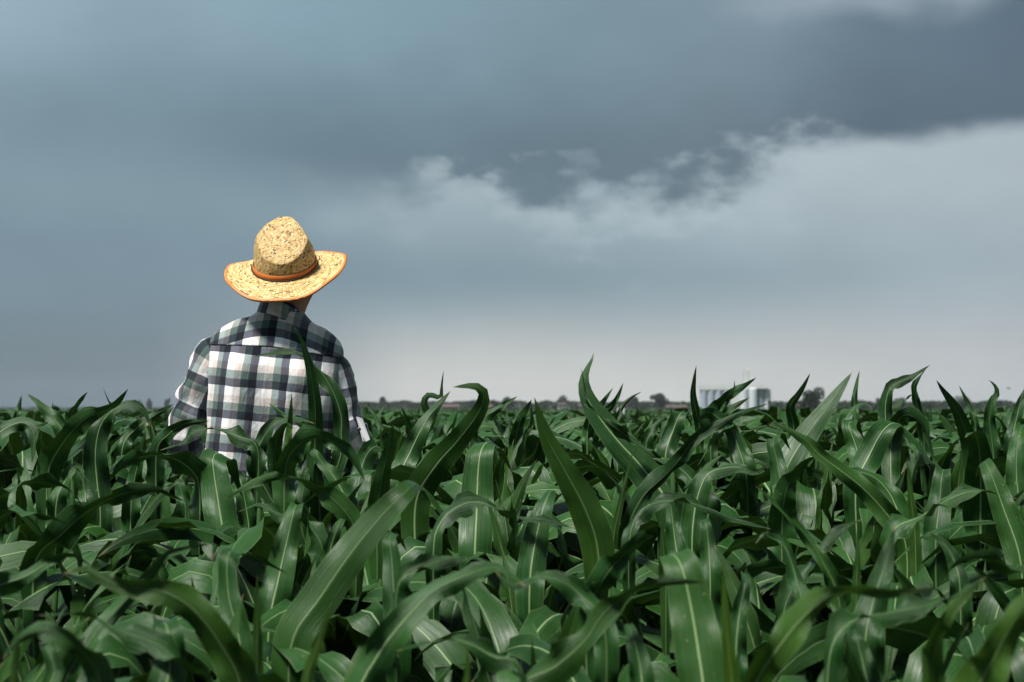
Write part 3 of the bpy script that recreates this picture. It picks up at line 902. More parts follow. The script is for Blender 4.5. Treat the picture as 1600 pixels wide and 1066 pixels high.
def zone(x, y):
    px = 800 + F * x / y
    for lim, side in ((180, "at the far left"), (290, "left of the man"), (560, "in line with the man"), (820, "right of the man"),
                      (1060, "near the tallest leaf"), (1240, "in line with the silos"), (1420, "right of the silos"), (9999, "at the far right")):
        if px < lim:
            break
    if y < 2.6:
        return "low corn plant crowded in the blurred foreground, " + side
    if y < 4.4:
        return "corn plant in the rows before the man, " + side
    if y < 7.0:
        return "corn plant in the rows just beyond the man, " + side
    return "small corn plant in the farther rows, " + side


r = random.Random(99)
cand = []
row = -16
while row < 17:
    x0 = row * 0.48
    row += 1
    y = 1.55 + r.uniform(0, 0.2)
    while y < 11.5:
        x = x0 + r.uniform(-0.06, 0.06) + 0.05 * math.sin(y)
        if abs(x) < 0.56 * y + 0.6:
            cand.append((x, y + r.uniform(-0.04, 0.04)))
        y += r.uniform(0.14, 0.22)
cand.sort(key=lambda p: p[1] + (100 if abs(p[0]) > 0.385 * p[1] + 0.12 else 0))
picked = []
for x, y in cand:
    p = np.array((x, y))
    if np.linalg.norm(p - MAN_XY) < 0.30:
        continue
    if np.min(np.linalg.norm(HERO_XY - p, axis=1)) < 0.10:
        continue
    picked.append((x, y))
NEAR = 300 - len(plants)
for x, y in picked[:NEAR]:
    zt = canopy(y) + r.gauss(0, 0.025)
    if y > 4.6:
        zt += max(0, r.gauss(-0.02, 0.04))
    if 3.5 < y < 4.7 and abs(x / y + 0.172) < 0.09:
        zt = min(zt, 1.05)
    if 4.7 <= y < 5.6 and abs(x / y + 0.172) < 0.09:
        zt = min(zt, 1.1)
    fill_plant(x, y, zt, r, zone(x, y), 'corn plants in the field', 10 if y < 6 else 8)
FAR_START = picked[NEAR - 1][1] if len(picked) > NEAR else 11.5

# ------------------------------------------------------------------ the field beyond, where single plants can no longer be counted
US3 = np.array((-1.0, 0.0, 1.0))
LOW = {}
for kind, cnt in (('arch', 10), ('whorl', 6), ('fold', 6)):
    LOW[kind] = []
    for i in range(cnt):
        rr = random.Random(3000 + i * 13 + len(kind))
        C, W, Ln = random_centre(kind, rr, 9)
        V, Fs, UV = leaf_arrays(C, W, 0.085 if kind != 'whorl' else 0.06, wave=0.008, keel=0.3, us=US3, seed=i)
        LOW[kind].append((V, np.array(Fs), UV))
AV, AF, AU, AT, AY = [], [], [], [], []
off = 0


def far_leaf(kind, x, y, ztop, s, rr, yng):
    global off
    V, Fs, UV = rr.choice(LOW[kind])
    a = rr.uniform(0, 6.283)
    ca, sa = math.cos(a), math.sin(a)
    P = V * s
    z0 = max(0.05, ztop - P[:, 2].max())
    Q = np.stack([P[:, 0] * ca - P[:, 1] * sa + x, P[:, 0] * sa + P[:, 1] * ca + y, P[:, 2] + z0], 1)
    AV.append(Q); AF.append(Fs + off); AU.append(UV)
    AT.append(np.full(len(Q), rr.random())); AY.append(np.full(len(Q), yng))
    off += len(Q)


rr = random.Random(4)


def far_plant(x, y, s, leaves):
    zt = canopy(y) + rr.gauss(0, 0.035)
    pxx = 800 + F * x / y
    yng = 0.1 * rr.random()
    if 26 < y < 75 and 520 < pxx < 790:
        yng = 0.9
        zt -= 0.05
    far_leaf('whorl', x, y, zt + rr.uniform(-0.02, 0.05), s, rr, yng)
    for q in range(leaves):
        far_leaf('fold' if rr.random() < 0.35 else 'arch', x, y, zt - rr.uniform(0.0, 0.16), s * rr.uniform(0.85, 1.1), rr, yng)


for x, y in picked[NEAR:]:
    far_plant(x, y, 1.0, 6)
y = 11.5
while y < 420:
    step = 0.36 if y < 28 else (0.9 if y < 70 else (2.6 if y < 160 else 7.0))
    dens = 0.36 if y < 28 else (0.62 if y < 70 else (1.5 if y < 160 else 3.2))
    s = 1.0 if y < 28 else (1.25 if y < 70 else (2.0 if y < 160 else 3.0))
    half = (0.56 if y < 70 else 0.5) * y + 1
    x = -half + rr.uniform(0, dens)
    while x < half:
        far_plant(x, y + rr.uniform(-0.5, 0.5) * step, s if s < 1.9 else s * 0.9, 5 if y < 28 else (3 if y < 70 else 2))
        x += dens * rr.uniform(0.7, 1.3)
    y += step
# the same field goes on behind and beside the camera
for q in range(420):
    x, y = rr.uniform(-5, 5), rr.uniform(-4.5, 1.5)
    if abs(x) < 0.45 * max(0, y) + 0.45 and y > -0.45:
        continue
    zt = 0.98 + rr.gauss(0, 0.05)
    for w_ in range(6):
        far_leaf('fold' if rr.random() < 0.35 else 'arch', x, y, zt - 0.09 * w_, 1.0, rr, 0.05)
AV = np.concatenate(AV); AF = np.concatenate(AF); AU = np.concatenate(AU); AT = np.concatenate(AT); AY = np.concatenate(AY)
me = bpy.data.meshes.new("corn_field")
me.vertices.add(len(AV)); me.vertices.foreach_set("co", AV.astype(np.float32).ravel())
me.loops.add(AF.size); me.loops.foreach_set("vertex_index", AF.astype(np.int32).ravel())
me.polygons.add(len(AF))
me.polygons.foreach_set("loop_start", np.arange(0, AF.size, 4, dtype=np.int32))
me.polygons.foreach_set("use_smooth", np.ones(len(AF), dtype=bool))
me.update(calc_edges=True)
ul = me.uv_layers.new(name="UVMap")
ul.data.foreach_set("uv", AU[AF.ravel()].astype(np.float32).ravel())
for nm, arr in (('tint', AT), ('young', AY)):
    a = me.attributes.new(nm, 'FLOAT', 'POINT'); a.data.foreach_set("value", arr.astype(np.float32))
me.materials.append(M_LEAF)
cf = bpy.data.objects.new("corn_field", me)
col.objects.link(cf)
cf['kind'] = 'stuff'
cf['label'] = "far mass of corn stretching to the horizon behind the man"
cf['category'] = 'corn field'

# leaf cover that closes the field from above far off
mt, t, b = bsdf("far_crop", rough=0.9, spec=0.1)
geo = t.new('ShaderNodeNewGeometry')
px_, py_, pz_ = t.sep(geo.outputs['Position'])
nz = t.noise(t.xyz(t.m('MULTIPLY', px_, 0.06), t.m('MULTIPLY', py_, 0.012)), 1.0, 5, 0.6)
t.put(b.inputs['Base Color'], t.ramp(nz, [(0.3, (0.010, 0.036, 0.010, 1)), (0.6, (0.015, 0.046, 0.013, 1)), (0.75, (0.034, 0.058, 0.018, 1))]))
cv_n, cv_m = 60, 40
VV = []
for i in range(cv_n):
    yy = 45 * (1250 / 45) ** (i / (cv_n - 1))
    for j in range(cv_m):
        xx = (j / (cv_m - 1) - 0.5) * 2 * min(0.7 * yy + 30, 755)
        VV.append((xx, yy, 1.02 + 0.05 * mnoise.noise(Vector((xx * 0.15, yy * 0.1, 0)))))
fc_ob = mesh_obj("far_crop_cover", VV, grid_faces(cv_n, cv_m), mt)
fc_ob['kind'] = 'stuff'
fc_ob['label'] = "dark green crop canopy reaching the flat horizon"
fc_ob['category'] = 'crop cover'

# ------------------------------------------------------------------ the man, seen from behind, looking up at the clouds
PM = F / 4.68                          # photo pixels per metre at his distance
MAN_D = 4.68
MX, MY = MAN_XY
ROLL = R(5.8)
PIV = 1.08


def roll(p):
    x, y, z = p
    return np.array((x * math.cos(ROLL) + (z - PIV) * math.sin(ROLL), y, PIV - x * math.sin(ROLL) + (z - PIV) * math.cos(ROLL)))


def man_px(x, y, dy=0.0):
    """photo pixel to the man's own frame, dy metres in front of his middle plane"""
    p = at(x, y, MAN_D + dy)
    return np.array((p[0] - MX, p[1] - MY, p[2]))


man = empty('person', (MX, MY, 0), "person in checked shirt and straw hat standing in the corn, seen from behind", 'person')

M_SKIN, t, b = bsdf("skin", rough=0.55, spec=0.35)
geo = t.new('ShaderNodeNewGeometry')
t.put(b.inputs['Base Color'], t.mix(t.noise(geo.outputs['Position'], 60, 4, 0.6), (0.33, 0.145, 0.085, 1), (0.43, 0.21, 0.13, 1)))
t.put(b.inputs['Normal'], t.bump(t.noise(geo.outputs['Position'], 160, 3), 0.25, 0.003))
b.inputs['Subsurface Weight'].default_value = 0.05
M_HAIR, t, b = bsdf("hair", (0.10, 0.085, 0.07, 1), 0.7, 0.3)
geo = t.new('ShaderNodeNewGeometry')
t.put(b.inputs['Base Color'], t.mix(t.noise(geo.outputs['Position'], 220, 3), (0.05, 0.04, 0.033, 1), (0.24, 0.22, 0.2, 1)))
M_PLAID = plaid_material("plaid_cotton", -0.0505, 1.328)
M_PLAID_YOKE = plaid_material("plaid_cotton_yoke", -0.012, 1.395)
M_PLAID_SLEEVE = plaid_material("plaid_cotton_sleeve", 0.045, 0.06)
M_PLAID_COLLAR = plaid_material("plaid_cotton_collar", 0.03, 0.03)
M_DENIM, t, b = bsdf("denim", (0.02, 0.03, 0.06, 1), 0.9, 0.1)
geo = t.new('ShaderNodeNewGeometry')
t.put(b.inputs['Base Color'], t.mix(t.noise(geo.outputs['Position'], 40, 4), (0.015, 0.022, 0.045, 1), (0.04, 0.055, 0.10, 1)))
M_SHOE, _, _ = bsdf("boot_leather", (0.05, 0.03, 0.02, 1), 0.6, 0.3)
M_BUTTON, _, _ = bsdf("button", (0.03, 0.03, 0.035, 1), 0.3, 0.5)


# body: one skin grown on a skeleton
def build_body():
    J, E, RAD = [], [], []

    def add(p, rd, par=None):
        J.append(tuple(float(c) for c in p)); RAD.append(rd)
        if par is not None:
            E.append((par, len(J) - 1))
        return len(J) - 1
    pel = add((0, 0, 0.98), (0.13, 0.08))
    w1 = add(roll((0, 0, 1.12)), (0.13, 0.07), pel)
    ch = add(roll((0, -0.01, 1.32)), (0.14, 0.068), w1)
    up = add(roll((0, -0.01, 1.44)), (0.11, 0.062), ch)
    nk = add(roll((0, -0.015, 1.53)), (0.062, 0.062), up)
    n2 = add(roll((0.018, -0.012, 1.60)), (0.066, 0.068), nk)
    h1 = add(man_px(456, 456, -0.02), (0.076, 0.082), n2)
    h2 = add(man_px(450, 430, 0.0), (0.070, 0.078), h1)
    h3 = add(man_px(448, 406, 0.02), (0.060, 0.068), h2)
    h4 = add(man_px(447, 390, 0.03), (0.035, 0.04), h3)
    jaw = add(man_px(460, 446, 0.075), (0.045, 0.04), h1)
    add(man_px(462, 440, 0.105), (0.022, 0.02), jaw)
    nose = add(man_px(463, 432, 0.118), (0.012, 0.012), jaw)
    for s, shx, elb, wr, hd in ((-1, (337, 547), [(309, 617, 0.0), (287, 668, 0.0), (286, 690, 0.01)], (312, 728, 0.13), (334, 745, 0.17)),
                                (1, (513, 562), [(527, 605, 0.0), (540, 655, 0.0), (552, 690, 0.01)], (530, 738, 0.13), (508, 752, 0.17))):
        sh = add(man_px(shx[0], shx[1], 0.0), (0.052, 0.052), up)
        q = sh
        for k, e in enumerate(elb):
            q = add(man_px(*e), (0.045 - 0.004 * k, 0.045 - 0.004 * k), q)
        q = add(man_px(*wr), (0.027, 0.027), q)
        palm = add(man_px(*hd), (0.036, 0.018), q)
        pp = np.array(J[palm])
        ax = unit(pp - np.array(J[q]))
        sd = unit(np.cross(ax, np.array((0, 0, 1.0))))
        upv = np.cross(sd, ax)
        for f, (o, ln) in enumerate(((-0.027, 0.062), (-0.009, 0.072), (0.009, 0.068), (0.027, 0.052))):
            a = add(pp + upv * o + ax * 0.045, (0.009, 0.009), palm)
            a = add(pp + upv * o + ax * (0.045 + ln * 0.5) + sd * s * 0.006, (0.0085, 0.0085), a)
            add(pp + upv * o + ax * (0.045 + ln * 0.9) + sd * s * 0.024, (0.007, 0.007), a)
        a = add(pp + upv * 0.04 + ax * 0.005, (0.010, 0.010), palm)
        add(pp + upv * 0.062 + ax * 0.04, (0.008, 0.008), a)
    for s in (-1, 1):
        hp = add((0.09 * s, 0, 0.90), (0.09, 0.09), pel)
        kn = add((0.11 * s, 0.02, 0.50), (0.055, 0.055), hp)
        an = add((0.12 * s, -0.01, 0.09), (0.036, 0.036), kn)
        add((0.13 * s, 0.13, 0.045), (0.036, 0.03), an)
    me = bpy.data.meshes.new("body")
    me.from_pydata(J, E, [])
    ob = bpy.data.objects.new("body", me)
    col.objects.link(ob)
    sk = ob.modifiers.new("skin", 'SKIN')
    sk.use_smooth_shade = True
    lay = me.skin_vertices
    if not lay:
        bpy.context.view_layer.objects.active = ob
        bpy.ops.mesh.customdata_skin_add() if hasattr(bpy.ops.mesh, 'customdata_skin_add') else None
    for i, rd in enumerate(RAD):
        me.skin_vertices[0].data[i].radius = rd
    me.skin_vertices[0].data[0].use_root = True
    ss = ob.modifiers.new("sub", 'SUBSURF'); ss.levels = 2; ss.render_levels = 2
    dg = bpy.context.evaluated_depsgraph_get()
    new = bpy.data.meshes.new_from_object(ob.evaluated_get(dg))
    bpy.data.objects.remove(ob)
    new.name = "body"
    new.materials.clear(); new.materials.append(M_SKIN)
    new.polygons.foreach_set("use_smooth", [True] * len(new.polygons))
    o = bpy.data.objects.new("body", new)
    o.parent = man
    col.objects.link(o)
    return o


body = build_body()
# ears
for s in (-1, 1):
    c = man_px(449 + s * 38, 437, 0.01)
    V = []
    for i in range(7):
        a = i / 6 * math.pi
        for j in range(10):
            bb = j / 10 * 2 * math.pi
            V.append(c + np.array((0.008 * math.cos(bb) * math.sin(a), 0.018 * math.sin(bb) * math.sin(a), 0.032 * math.cos(a))))
    mesh_obj("ear", V, grid_faces(7, 10, True), M_SKIN, body)
# hair: short band round the back of the head
V = []
for i in range(10):
    e = R(-42 + 92 * i / 9)
    for j in range(24):
        a = R(190 + 160 * j / 23)
        c = man_px(449, 428, -0.006)
        V.append(c + np.array((0.081 * math.cos(a) * math.cos(e), 0.098 * math.sin(a) * math.cos(e), 0.10 * math.sin(e))))
mesh_obj("hair", V, grid_faces(10, 24), M_HAIR, man)

# shirt body: rings from hem to neck
RINGS = [(0.84, .205, .140), (0.95, .200, .136), (1.05, .204, .134), (1.15, .208, .132), (1.25, .213, .131), (1.32, .217, .130), (1.38, .218, .126),
         (1.43, .219, .118), (1.468, .212, .110), (1.495, .196, .103), (1.516, .170, .097), (1.534, .140, .091), (1.545, .103, .085), (1.565, .080, .080), (1.578, .068, .074)]


def torso_ring(z):
    zs = [q[0] for q in RINGS]
    return np.interp(z, zs, [q[1] for q in RINGS]), np.interp(z, zs, [q[2] for q in RINGS])


def ycen(z):
    return -0.012 * math.sin(min(1, max(0, (z - 1.1) / 0.35)) * math.pi) - 0.01


def torso_point(z, ang, grow=0.0):
    a, bq = torso_ring(z)
    a += grow; bq += grow
    c, s = math.cos(ang), math.sin(ang)
    e = 0.80
    x = a * abs(c) ** e * (1 if c >= 0 else -1)
    y = bq * abs(s) ** e * (1 if s >= 0 else -1) + ycen(z)
    # shoulder blades and the hollow between them, hanging folds of cloth
    if s < 0:
        k = -s
        y -= 0.012 * math.exp(-((abs(x) - 0.09) / 0.05) ** 2) * math.exp(-((z - 1.36) / 0.08) ** 2)
        y += 0.012 * math.exp(-(x / 0.035) ** 2) * math.exp(-((z - 1.2) / 0.18) ** 2) * k
    f = 1.0 if z < 1.46 else max(0, (1.55 - z) / 0.09)
    wr = mnoise.noise(Vector((x * 9, z * 3.2, y * 6 + 4))) * 0.011 + mnoise.noise(Vector((x * 24 + z * 9, z * 9 - x * 6, y * 18))) * 0.0055
    wr += 0.006 * mnoise.noise(Vector((x * 16, z * 2.0, 9)))
    nrm = unit(np.array((x / max(0.02, a) ** 2, y / max(0.02, bq) ** 2, 0)))
    p = np.array((x, y, z)) + nrm * wr * f
    return p


def torso_surface(name, z0, z1, nz, a0, a1, na, mat, parent, grow=0.0, vshoulder=0.0, zline=None):
    V, UV = [], []
    wrap = abs(a1 - a0 - 2 * math.pi) < 1e-6
    cols_ = na if wrap else na + 1
    for i in range(nz):
        for j in range(cols_):
            ang = a0 + (a1 - a0) * j / na
            z = z0 + (z1 - z0) * i / (nz - 1)
            if zline is not None:
                lo = zline(ang)
                z = lo + (z1 - lo) * i / (nz - 1)
            p = torso_point(z, ang, grow)
            V.append(roll(p))
            # cloth coordinates: across the back from the spine, down from the shoulder
            side = 1 if p[1] <= 0.0 else -1
            u = p[0] if p[1] < 0.03 else (0.40 - abs(p[0])) * (1 if p[0] >= 0 else -1)
            ext = 0.35 * max(0.0, abs(p[0]) - 0.15)
            UV.append((u + (ext if p[0] > 0 else -ext), p[2] + vshoulder * (math.sqrt(p[0] ** 2 + 0.0081) - 0.09)))
    return mesh_obj(name, V, grid_faces(nz, cols_, wrap), mat, parent, uv=UV)


shirt = torso_surface("shirt", 0.84, 1.578, 90, math.pi / 2, math.pi / 2 + 2 * math.pi, 120, M_PLAID, man)
yk = torso_surface("yoke", 1.40, 1.574, 26, math.pi + 0.06, 2 * math.pi - 0.06, 70, M_PLAID_YOKE, shirt, grow=0.0022, vshoulder=0.45,
                   zline=lambda a: 1.452 - 0.012 * abs(math.cos(a)))
so = yk.modifiers.new("thick", 'SOLIDIFY'); so.thickness = 0.0022; so.offset = -1


# sleeves
def sleeve(path, radii, flip):
    P = catmull(np.array([np.append(p, rr_) for p, rr_ in zip(path, radii)]), 44)
    C, rad = P[:, :3], P[:, 3]
    T = np.gradient(C, axis=0); T = np.array([unit(q) for q in T])
    W = unit(np.cross(T[0], np.array((0, 1.0, 0))))
    V, UV = [], []
    s = 0
    m = 40
    for i in range(len(C)):
        if i:
            s += np.linalg.norm(C[i] - C[i - 1])
        W = unit(W - T[i] * np.dot(W, T[i]))
        B = np.cross(T[i], W)
        for j in range(m + 1):
            a = 2 * math.pi * j / m
            d = W * math.cos(a) + B * math.sin(a)
            q = Vector((s * 16, math.cos(a) * 1.1 + flip, math.sin(a) * 1.1))
            wr = 0.009 * mnoise.noise(q) + 0.005 * mnoise.noise(q * 2.6)
            wr += 0.006 * math.sin(s * 75 + 2.4 * math.sin(a) + flip) * max(0, min(1, (s - 0.17) / 0.08))
            V.append(C[i] + d * (rad[i] + wr))
            UV.append((a * 0.062, s))
    return V, grid_faces(len(C), m + 1), UV, C, T, rad


for s, path, radii in ((-1, [man_px(372, 560), man_px(340, 553), man_px(320, 590), man_px(304, 628), man_px(289, 668, .0), man_px(287, 694, .02), man_px(302, 716, .08), man_px(318, 734, .14)],
                        [.040, .064, .063, .060, .058, .058, .052, .048]),
                       (1, [man_px(480, 572), man_px(512, 575), man_px(528, 605), man_px(534, 640), man_px(543, 672, 0), man_px(555, 694, .02), man_px(543, 718, .08), man_px(528, 742, .14)],
                        [.040, .064, .062, .060, .057, .055, .050, .047])):
    V, Fs, UV, C, T, rad = sleeve(path, radii, 3.7 * s)
    sl = mesh_obj("sleeve", V, Fs, M_PLAID_SLEEVE, shirt, uv=UV)
    sl.modifiers.new("thick", 'SOLIDIFY').thickness = 0.002
    # rolled cuff
    n = len(C)
    e = unit(C[-1] - C[-3])
    cp = [C[-1] - e * 0.035, C[-1] - e * 0.02, C[-1], C[-1] + e * 0.012, C[-1] + e * 0.010]
    Vc, Fc = tube(cp, [rad[-1] + .004, rad[-1] + .009, rad[-1] + .010, rad[-1] + .006, rad[-1] - .006], 28, cap=False)
    UVc = [(0.062 * 2 * math.pi * (q % 28) / 28, 0.03 + 0.015 * (q // 28)) for q in range(len(Vc))]
    mesh_obj("cuff", Vc, Fc, M_PLAID_SLEEVE, shirt, uv=UVc)
    if s == 1:
        # tab that holds the rolled sleeve, with its dark button
        c0 = man_px(566, 668, -0.02)
        tb = [c0 + np.array((-.012, -.035, .035)), c0 + np.array((.004, -.035, .030)), c0 + np.array((.030, -.020, -.045)), c0 + np.array((.010, -.034, -.045))]
        V2 = [p for p in tb] + [p + np.array((-0.006, 0.012, 0)) for p in tb]
        mesh_obj("sleeve_tab", V2, [(0, 1, 2, 3), (7, 6, 5, 4), (0, 4, 5, 1), (1, 5, 6, 2), (2, 6, 7, 3), (3, 7, 4, 0)], M_PLAID_COLLAR, shirt,
                 uv=[(0.056, 0.003)] * 8, smooth=False)
        bc = man_px(561, 671, -0.068)
        Vb, Fb = tube([bc, bc + np.array((0.001, -0.004, 0))], [0.0065, 0.006], 14)
        mesh_obj("button", Vb, Fb, M_BUTTON, shirt)

# collar: stand and fall, folded over
prof = [(0.066, 1.560), (0.067, 1.600), (0.069, 1.618), (0.073, 1.622), (0.077, 1.614), (0.083, 1.590), (0.088, 1.566), (0.0885, 1.560), (0.086, 1.562), (0.074, 1.606)]
V, UV = [], []
s_ = 0
for i, (rd, z) in enumerate(prof):
    if i:
        s_ += math.hypot(rd - prof[i - 1][0], z - prof[i - 1][1])
    for j in range(49):
        a = R(112) + R(316) * j / 48          # open at the throat
        back = max(0.0, -math.sin(a))
        zz = z - 0.010 - 0.26 * rd * math.cos(a) - 0.022 * (1 - back) * (1 if 3 < i < 9 else 0.4)
        V.append(roll((-0.004 + (rd - 0.006) * math.cos(a), (rd + 0.003) * math.sin(a) - 0.012, zz)))
        UV.append((a * 0.08, -s_ + 0.09))
mesh_obj("collar", V, grid_faces(len(prof), 49), M_PLAID_COLLAR, shirt, uv=UV)
# undershirt edge showing at the neck
V, Fs = tube([roll((-0.003 + 0.062 * math.cos(a), 0.068 * math.sin(a) - 0.012, 1.606 - 0.017 * math.cos(a))) for a in np.linspace(R(100), R(440), 40)], [0.003] * 40, 8)
M_WHITE, _, _ = bsdf("white_cotton", (0.8, 0.79, 0.77, 1), 0.9, 0.1)
mesh_obj("undershirt_edge", V, Fs, M_WHITE, shirt)

# trousers and boots, down among the stalks
legs = []
V, Fs = [], []
for s in (-1, 1):
    v, f = tube(catmull(np.array([(0.02 * s, 0, 1.02), (0.085 * s, 0, 0.90), (0.11 * s, 0.02, 0.5), (0.12 * s, -0.01, 0.06)]), 16), np.interp(np.linspace(0, 1, 16), [0, .12, .5, 1], [.10, .112, .085, .07]), 18)
    Fs += [tuple(q + len(V) for q in ff) for ff in f]
    V += list(v)
mesh_obj("trousers", V, Fs, M_DENIM, man)
for s in (-1, 1):
    v, f = tube(catmull(np.array([(0.12 * s, -0.07, 0.05), (0.12 * s, -0.02, 0.06), (0.125 * s, 0.08, 0.05), (0.13 * s, 0.19, 0.038)]), 10), [.03, .05, .052, .052, .05, .05, .05, .048, .044, .025], 14)
    v = [np.array((p[0], p[1], max(0.004, p[2]))) for p in v]
    mesh_obj("boot", v, f, M_SHOE, man)

# straw hat, tipped back
HAT_C = man_px(446, 421, 0.0)
HT = R(28)
HR = R(0)


def hat_w(p):
    x, y, z = p
    y, z = y * math.cos(HT) - z * math.sin(HT), y * math.sin(HT) + z * math.cos(HT)
    x, z = x * math.cos(HR) - z * math.sin(HR), x * math.sin(HR) + z * math.cos(HR)
    return HAT_C + np.array((x, y, z))


M_STRAW = straw_material("straw_crown", True, 0.0082, 0.0062)
M_STRAWB = straw_material("straw_brim", False, 0.0105, 0.0048)
M_BAND, t, b = bsdf("orange_band", (0.72, 0.235, 0.045, 1), 0.5, 0.35)
uvn = t.new('ShaderNodeTexCoord')
t.put(b.inputs['Base Color'], t.mix(t.noise(uvn.outputs['Object'], 60, 4), (0.50, 0.125, 0.018, 1), (0.60, 0.17, 0.028, 1)))
M_CORD, _, _ = bsdf("black_cord", (0.012, 0.011, 0.011, 1), 0.6, 0.3)
CA, CB = 0.100, 0.118       # crown half widths at the brim


def brim_pt(a, s):
    """a: bearing round the hat (0 = right, 90 = front); s: 0 at crown, 1 at rim"""
    c, sn = math.cos(a), math.sin(a)
    ox = 0.199 + 0.004 * math.sin(3 * a)
    oy = 0.215 if sn < 0 else 0.205
    x = (CA + (ox - CA) * s) * c
    y = (CB + (oy - CB) * s) * sn
    z = 0.005 * s ** 1.8 * c * c + 0.075 * x * s - (0.020 if sn < 0 else 0.03) * s ** 1.3 * sn * sn + 0.006 * math.sin(2 * a + 0.6) * s + 0.008 * (1 - s) ** 2
    z += 0.003 * math.sin(7 * a) * s * s
    return np.array((x, y, z))


V, UV = [], []
NB, MB_ = 14, 96
for i in range(NB):
    s = i / (NB - 1)
    for j in range(MB_ + 1):
        a = 2 * math.pi * j / MB_
        V.append(hat_w(brim_pt(a, s)))
        UV.append((a * 0.155, 0.10 * s))
brim = mesh_obj("hat", V, grid_faces(NB, MB_ + 1), M_STRAWB, man, uv=UV)
brim.modifiers.new("thick", 'SOLIDIFY').thickness = 0.003


def crown_pt(a, h):
    """h 0..1 from the brim to the top"""
    hs = [0, .25, .5, .68, .82, .92, .98, 1.0]
    f = np.interp(h, hs, [1.0, .99, .955, .90, .83, .75, .68, .61])
    fy = np.interp(h, hs, [1.0, .985, .94, .88, .80, .70, .62, .55])
    z = 0.156 * (1 - (1 - h) ** 1.04)
    x, y = CA * f * math.cos(a), CB * fy * math.sin(a)
    return np.array((x, y, z))


def crown_uv(p):
    return (p[0] * 1.12 + math.copysign(0.5, p[0]) * (p[1] + CB) * (p[0] / CA) ** 2, p[2] * 0.92 + (p[1] + CB) * 0.8)


def pinch(p):
    # pressed panel at the back of the crown and pinched sides in front
    n = unit(np.array((0.05, -0.58, 0.80)))
    d = np.dot(p, n) - 0.116
    if d > 0:
        p = p - n * d * 0.95
    for sx in (-1, 1):
        n = unit(np.array((0.78 * sx, 0.35, 0.45)))
        d = np.dot(p, n) - 0.112
        if d > 0:
            p = p - n * d * 0.7
    return p


V, UV = [], []
NC = 30
for i in range(NC):
    h = i / (NC - 1)
    for j in range(MB_ + 1):
        a = 2 * math.pi * j / MB_
        V.append(hat_w(pinch(crown_pt(a, h)) + np.array((0, 0, 0.004))))
        UV.append(crown_uv(crown_pt(a, h)))
top = crown_pt(0, 1.0)
tp = np.mean([pinch(crown_pt(2 * math.pi * q / 24, 1.0)) for q in range(24)], axis=0)
Fs = grid_faces(NC, MB_ + 1)
# closed top: shrinking rings
for k in range(1, 6):
    for j in range(MB_ + 1):
        a = 2 * math.pi * j / MB_
        q = crown_pt(a, 1.0) * np.array((1 - k / 5.02, 1 - k / 5.02, 1)) + np.array((0, 0, -0.006 * k / 5))
        V.append(hat_w(pinch(q) + np.array((0, 0, 0.004))))
        UV.append(crown_uv(q))
Fs = grid_faces(NC + 5, MB_ + 1)
mesh_obj("crown", V, Fs, M_STRAW, brim, uv=UV)

# orange band, black cord, orange rim binding
V = []
for i, (gr, z) in enumerate(((0.0035, 0.002), (0.006, 0.006), (0.006, 0.022), (0.0035, 0.026))):
    for j in range(MB_ + 1):
        a = 2 * math.pi * j / MB_
        p = crown_pt(a, min(1, z / 0.158))
        k = 1 + gr / 0.105
        sag = 0.004 * math.sin(a * 1 + 0.5)
        V.append(hat_w((p[0] * k, p[1] * k, z + sag + 0.004)))
mesh_obj("hat_band", V, grid_faces(4, MB_ + 1), M_BAND, brim)
pth = []
for j in range(61):
    a = R(176) + R(196) * j / 60
    sl = 0.011 - 0.011 * math.sin(-a) ** 2 * (1 if math.sin(a) < 0 else 0)
    rr_ = 1.085 + (0.05 if j > 57 or j < 2 else 0)
    pth.append(hat_w((CA * rr_ * math.cos(a), CB * rr_ * math.sin(a), 0.010 + (0.02 * (j / 60) ** 6) + 0.4 * sl)))
V, Fs = tube(pth, [0.0018] * 61, 8)
mesh_obj("cord", V, Fs, M_CORD, brim)
pth = [hat_w(brim_pt(2 * math.pi * j / 120, 1.0)) for j in range(121)]
V = []
for j in range(121):
    a = 2 * math.pi * j / 120
    c0, c1 = brim_pt(a, 1.0), brim_pt(a, 0.93)
    inw = unit(c1 - c0)
    upn = np.array((0, 0, 1.0))
    for q in ((inw * 0.0075 + upn * 0.0036), (inw * 0.002 + upn * 0.0042), (-inw * 0.0025), (inw * 0.002 - upn * 0.005), (inw * 0.0075 - upn * 0.005)):
        V.append(hat_w(c0 + q))
Fs = [(i * 5 + k, i * 5 + k + 1, (i + 1) * 5 + k + 1, (i + 1) * 5 + k) for i in range(120) for k in range(4)]
mesh_obj("brim_binding", V, Fs, M_BAND, brim)

# ------------------------------------------------------------------ far off: trees, silos, houses
def far_at(px, d):
    return (px - 800.0) / F * d, d


def leaf_green(name, a, b_):
    mt, t, b = bsdf(name, rough=0.8, spec=0.15)
    geo = t.new('ShaderNodeNewGeometry')
    n = t.noise(geo.outputs['Position'], 0.7, 4, 0.6)
    t.put(b.inputs['Base Color'], t.mix(n, a, b_))
    return mt


M_TREE = [leaf_green("tree_leaves", (0.008, 0.021, 0.009, 1), (0.018, 0.036, 0.014, 1)),
          leaf_green("dark_tree_leaves", (0.008, 0.018, 0.008, 1), (0.018, 0.031, 0.013, 1)),
          leaf_green("hedge_leaves", (0.008, 0.022, 0.009, 1), (0.017, 0.035, 0.013, 1))]
M_BARK, t, b = bsdf("bark", (0.09, 0.065, 0.045, 1), 0.9, 0.1)
geo = t.new('ShaderNodeNewGeometry')
t.put(b.inputs['Base Color'], t.mix(t.noise(geo.outputs['Position'], 4, 4), (0.05, 0.036, 0.026, 1), (0.13, 0.10, 0.075, 1)))


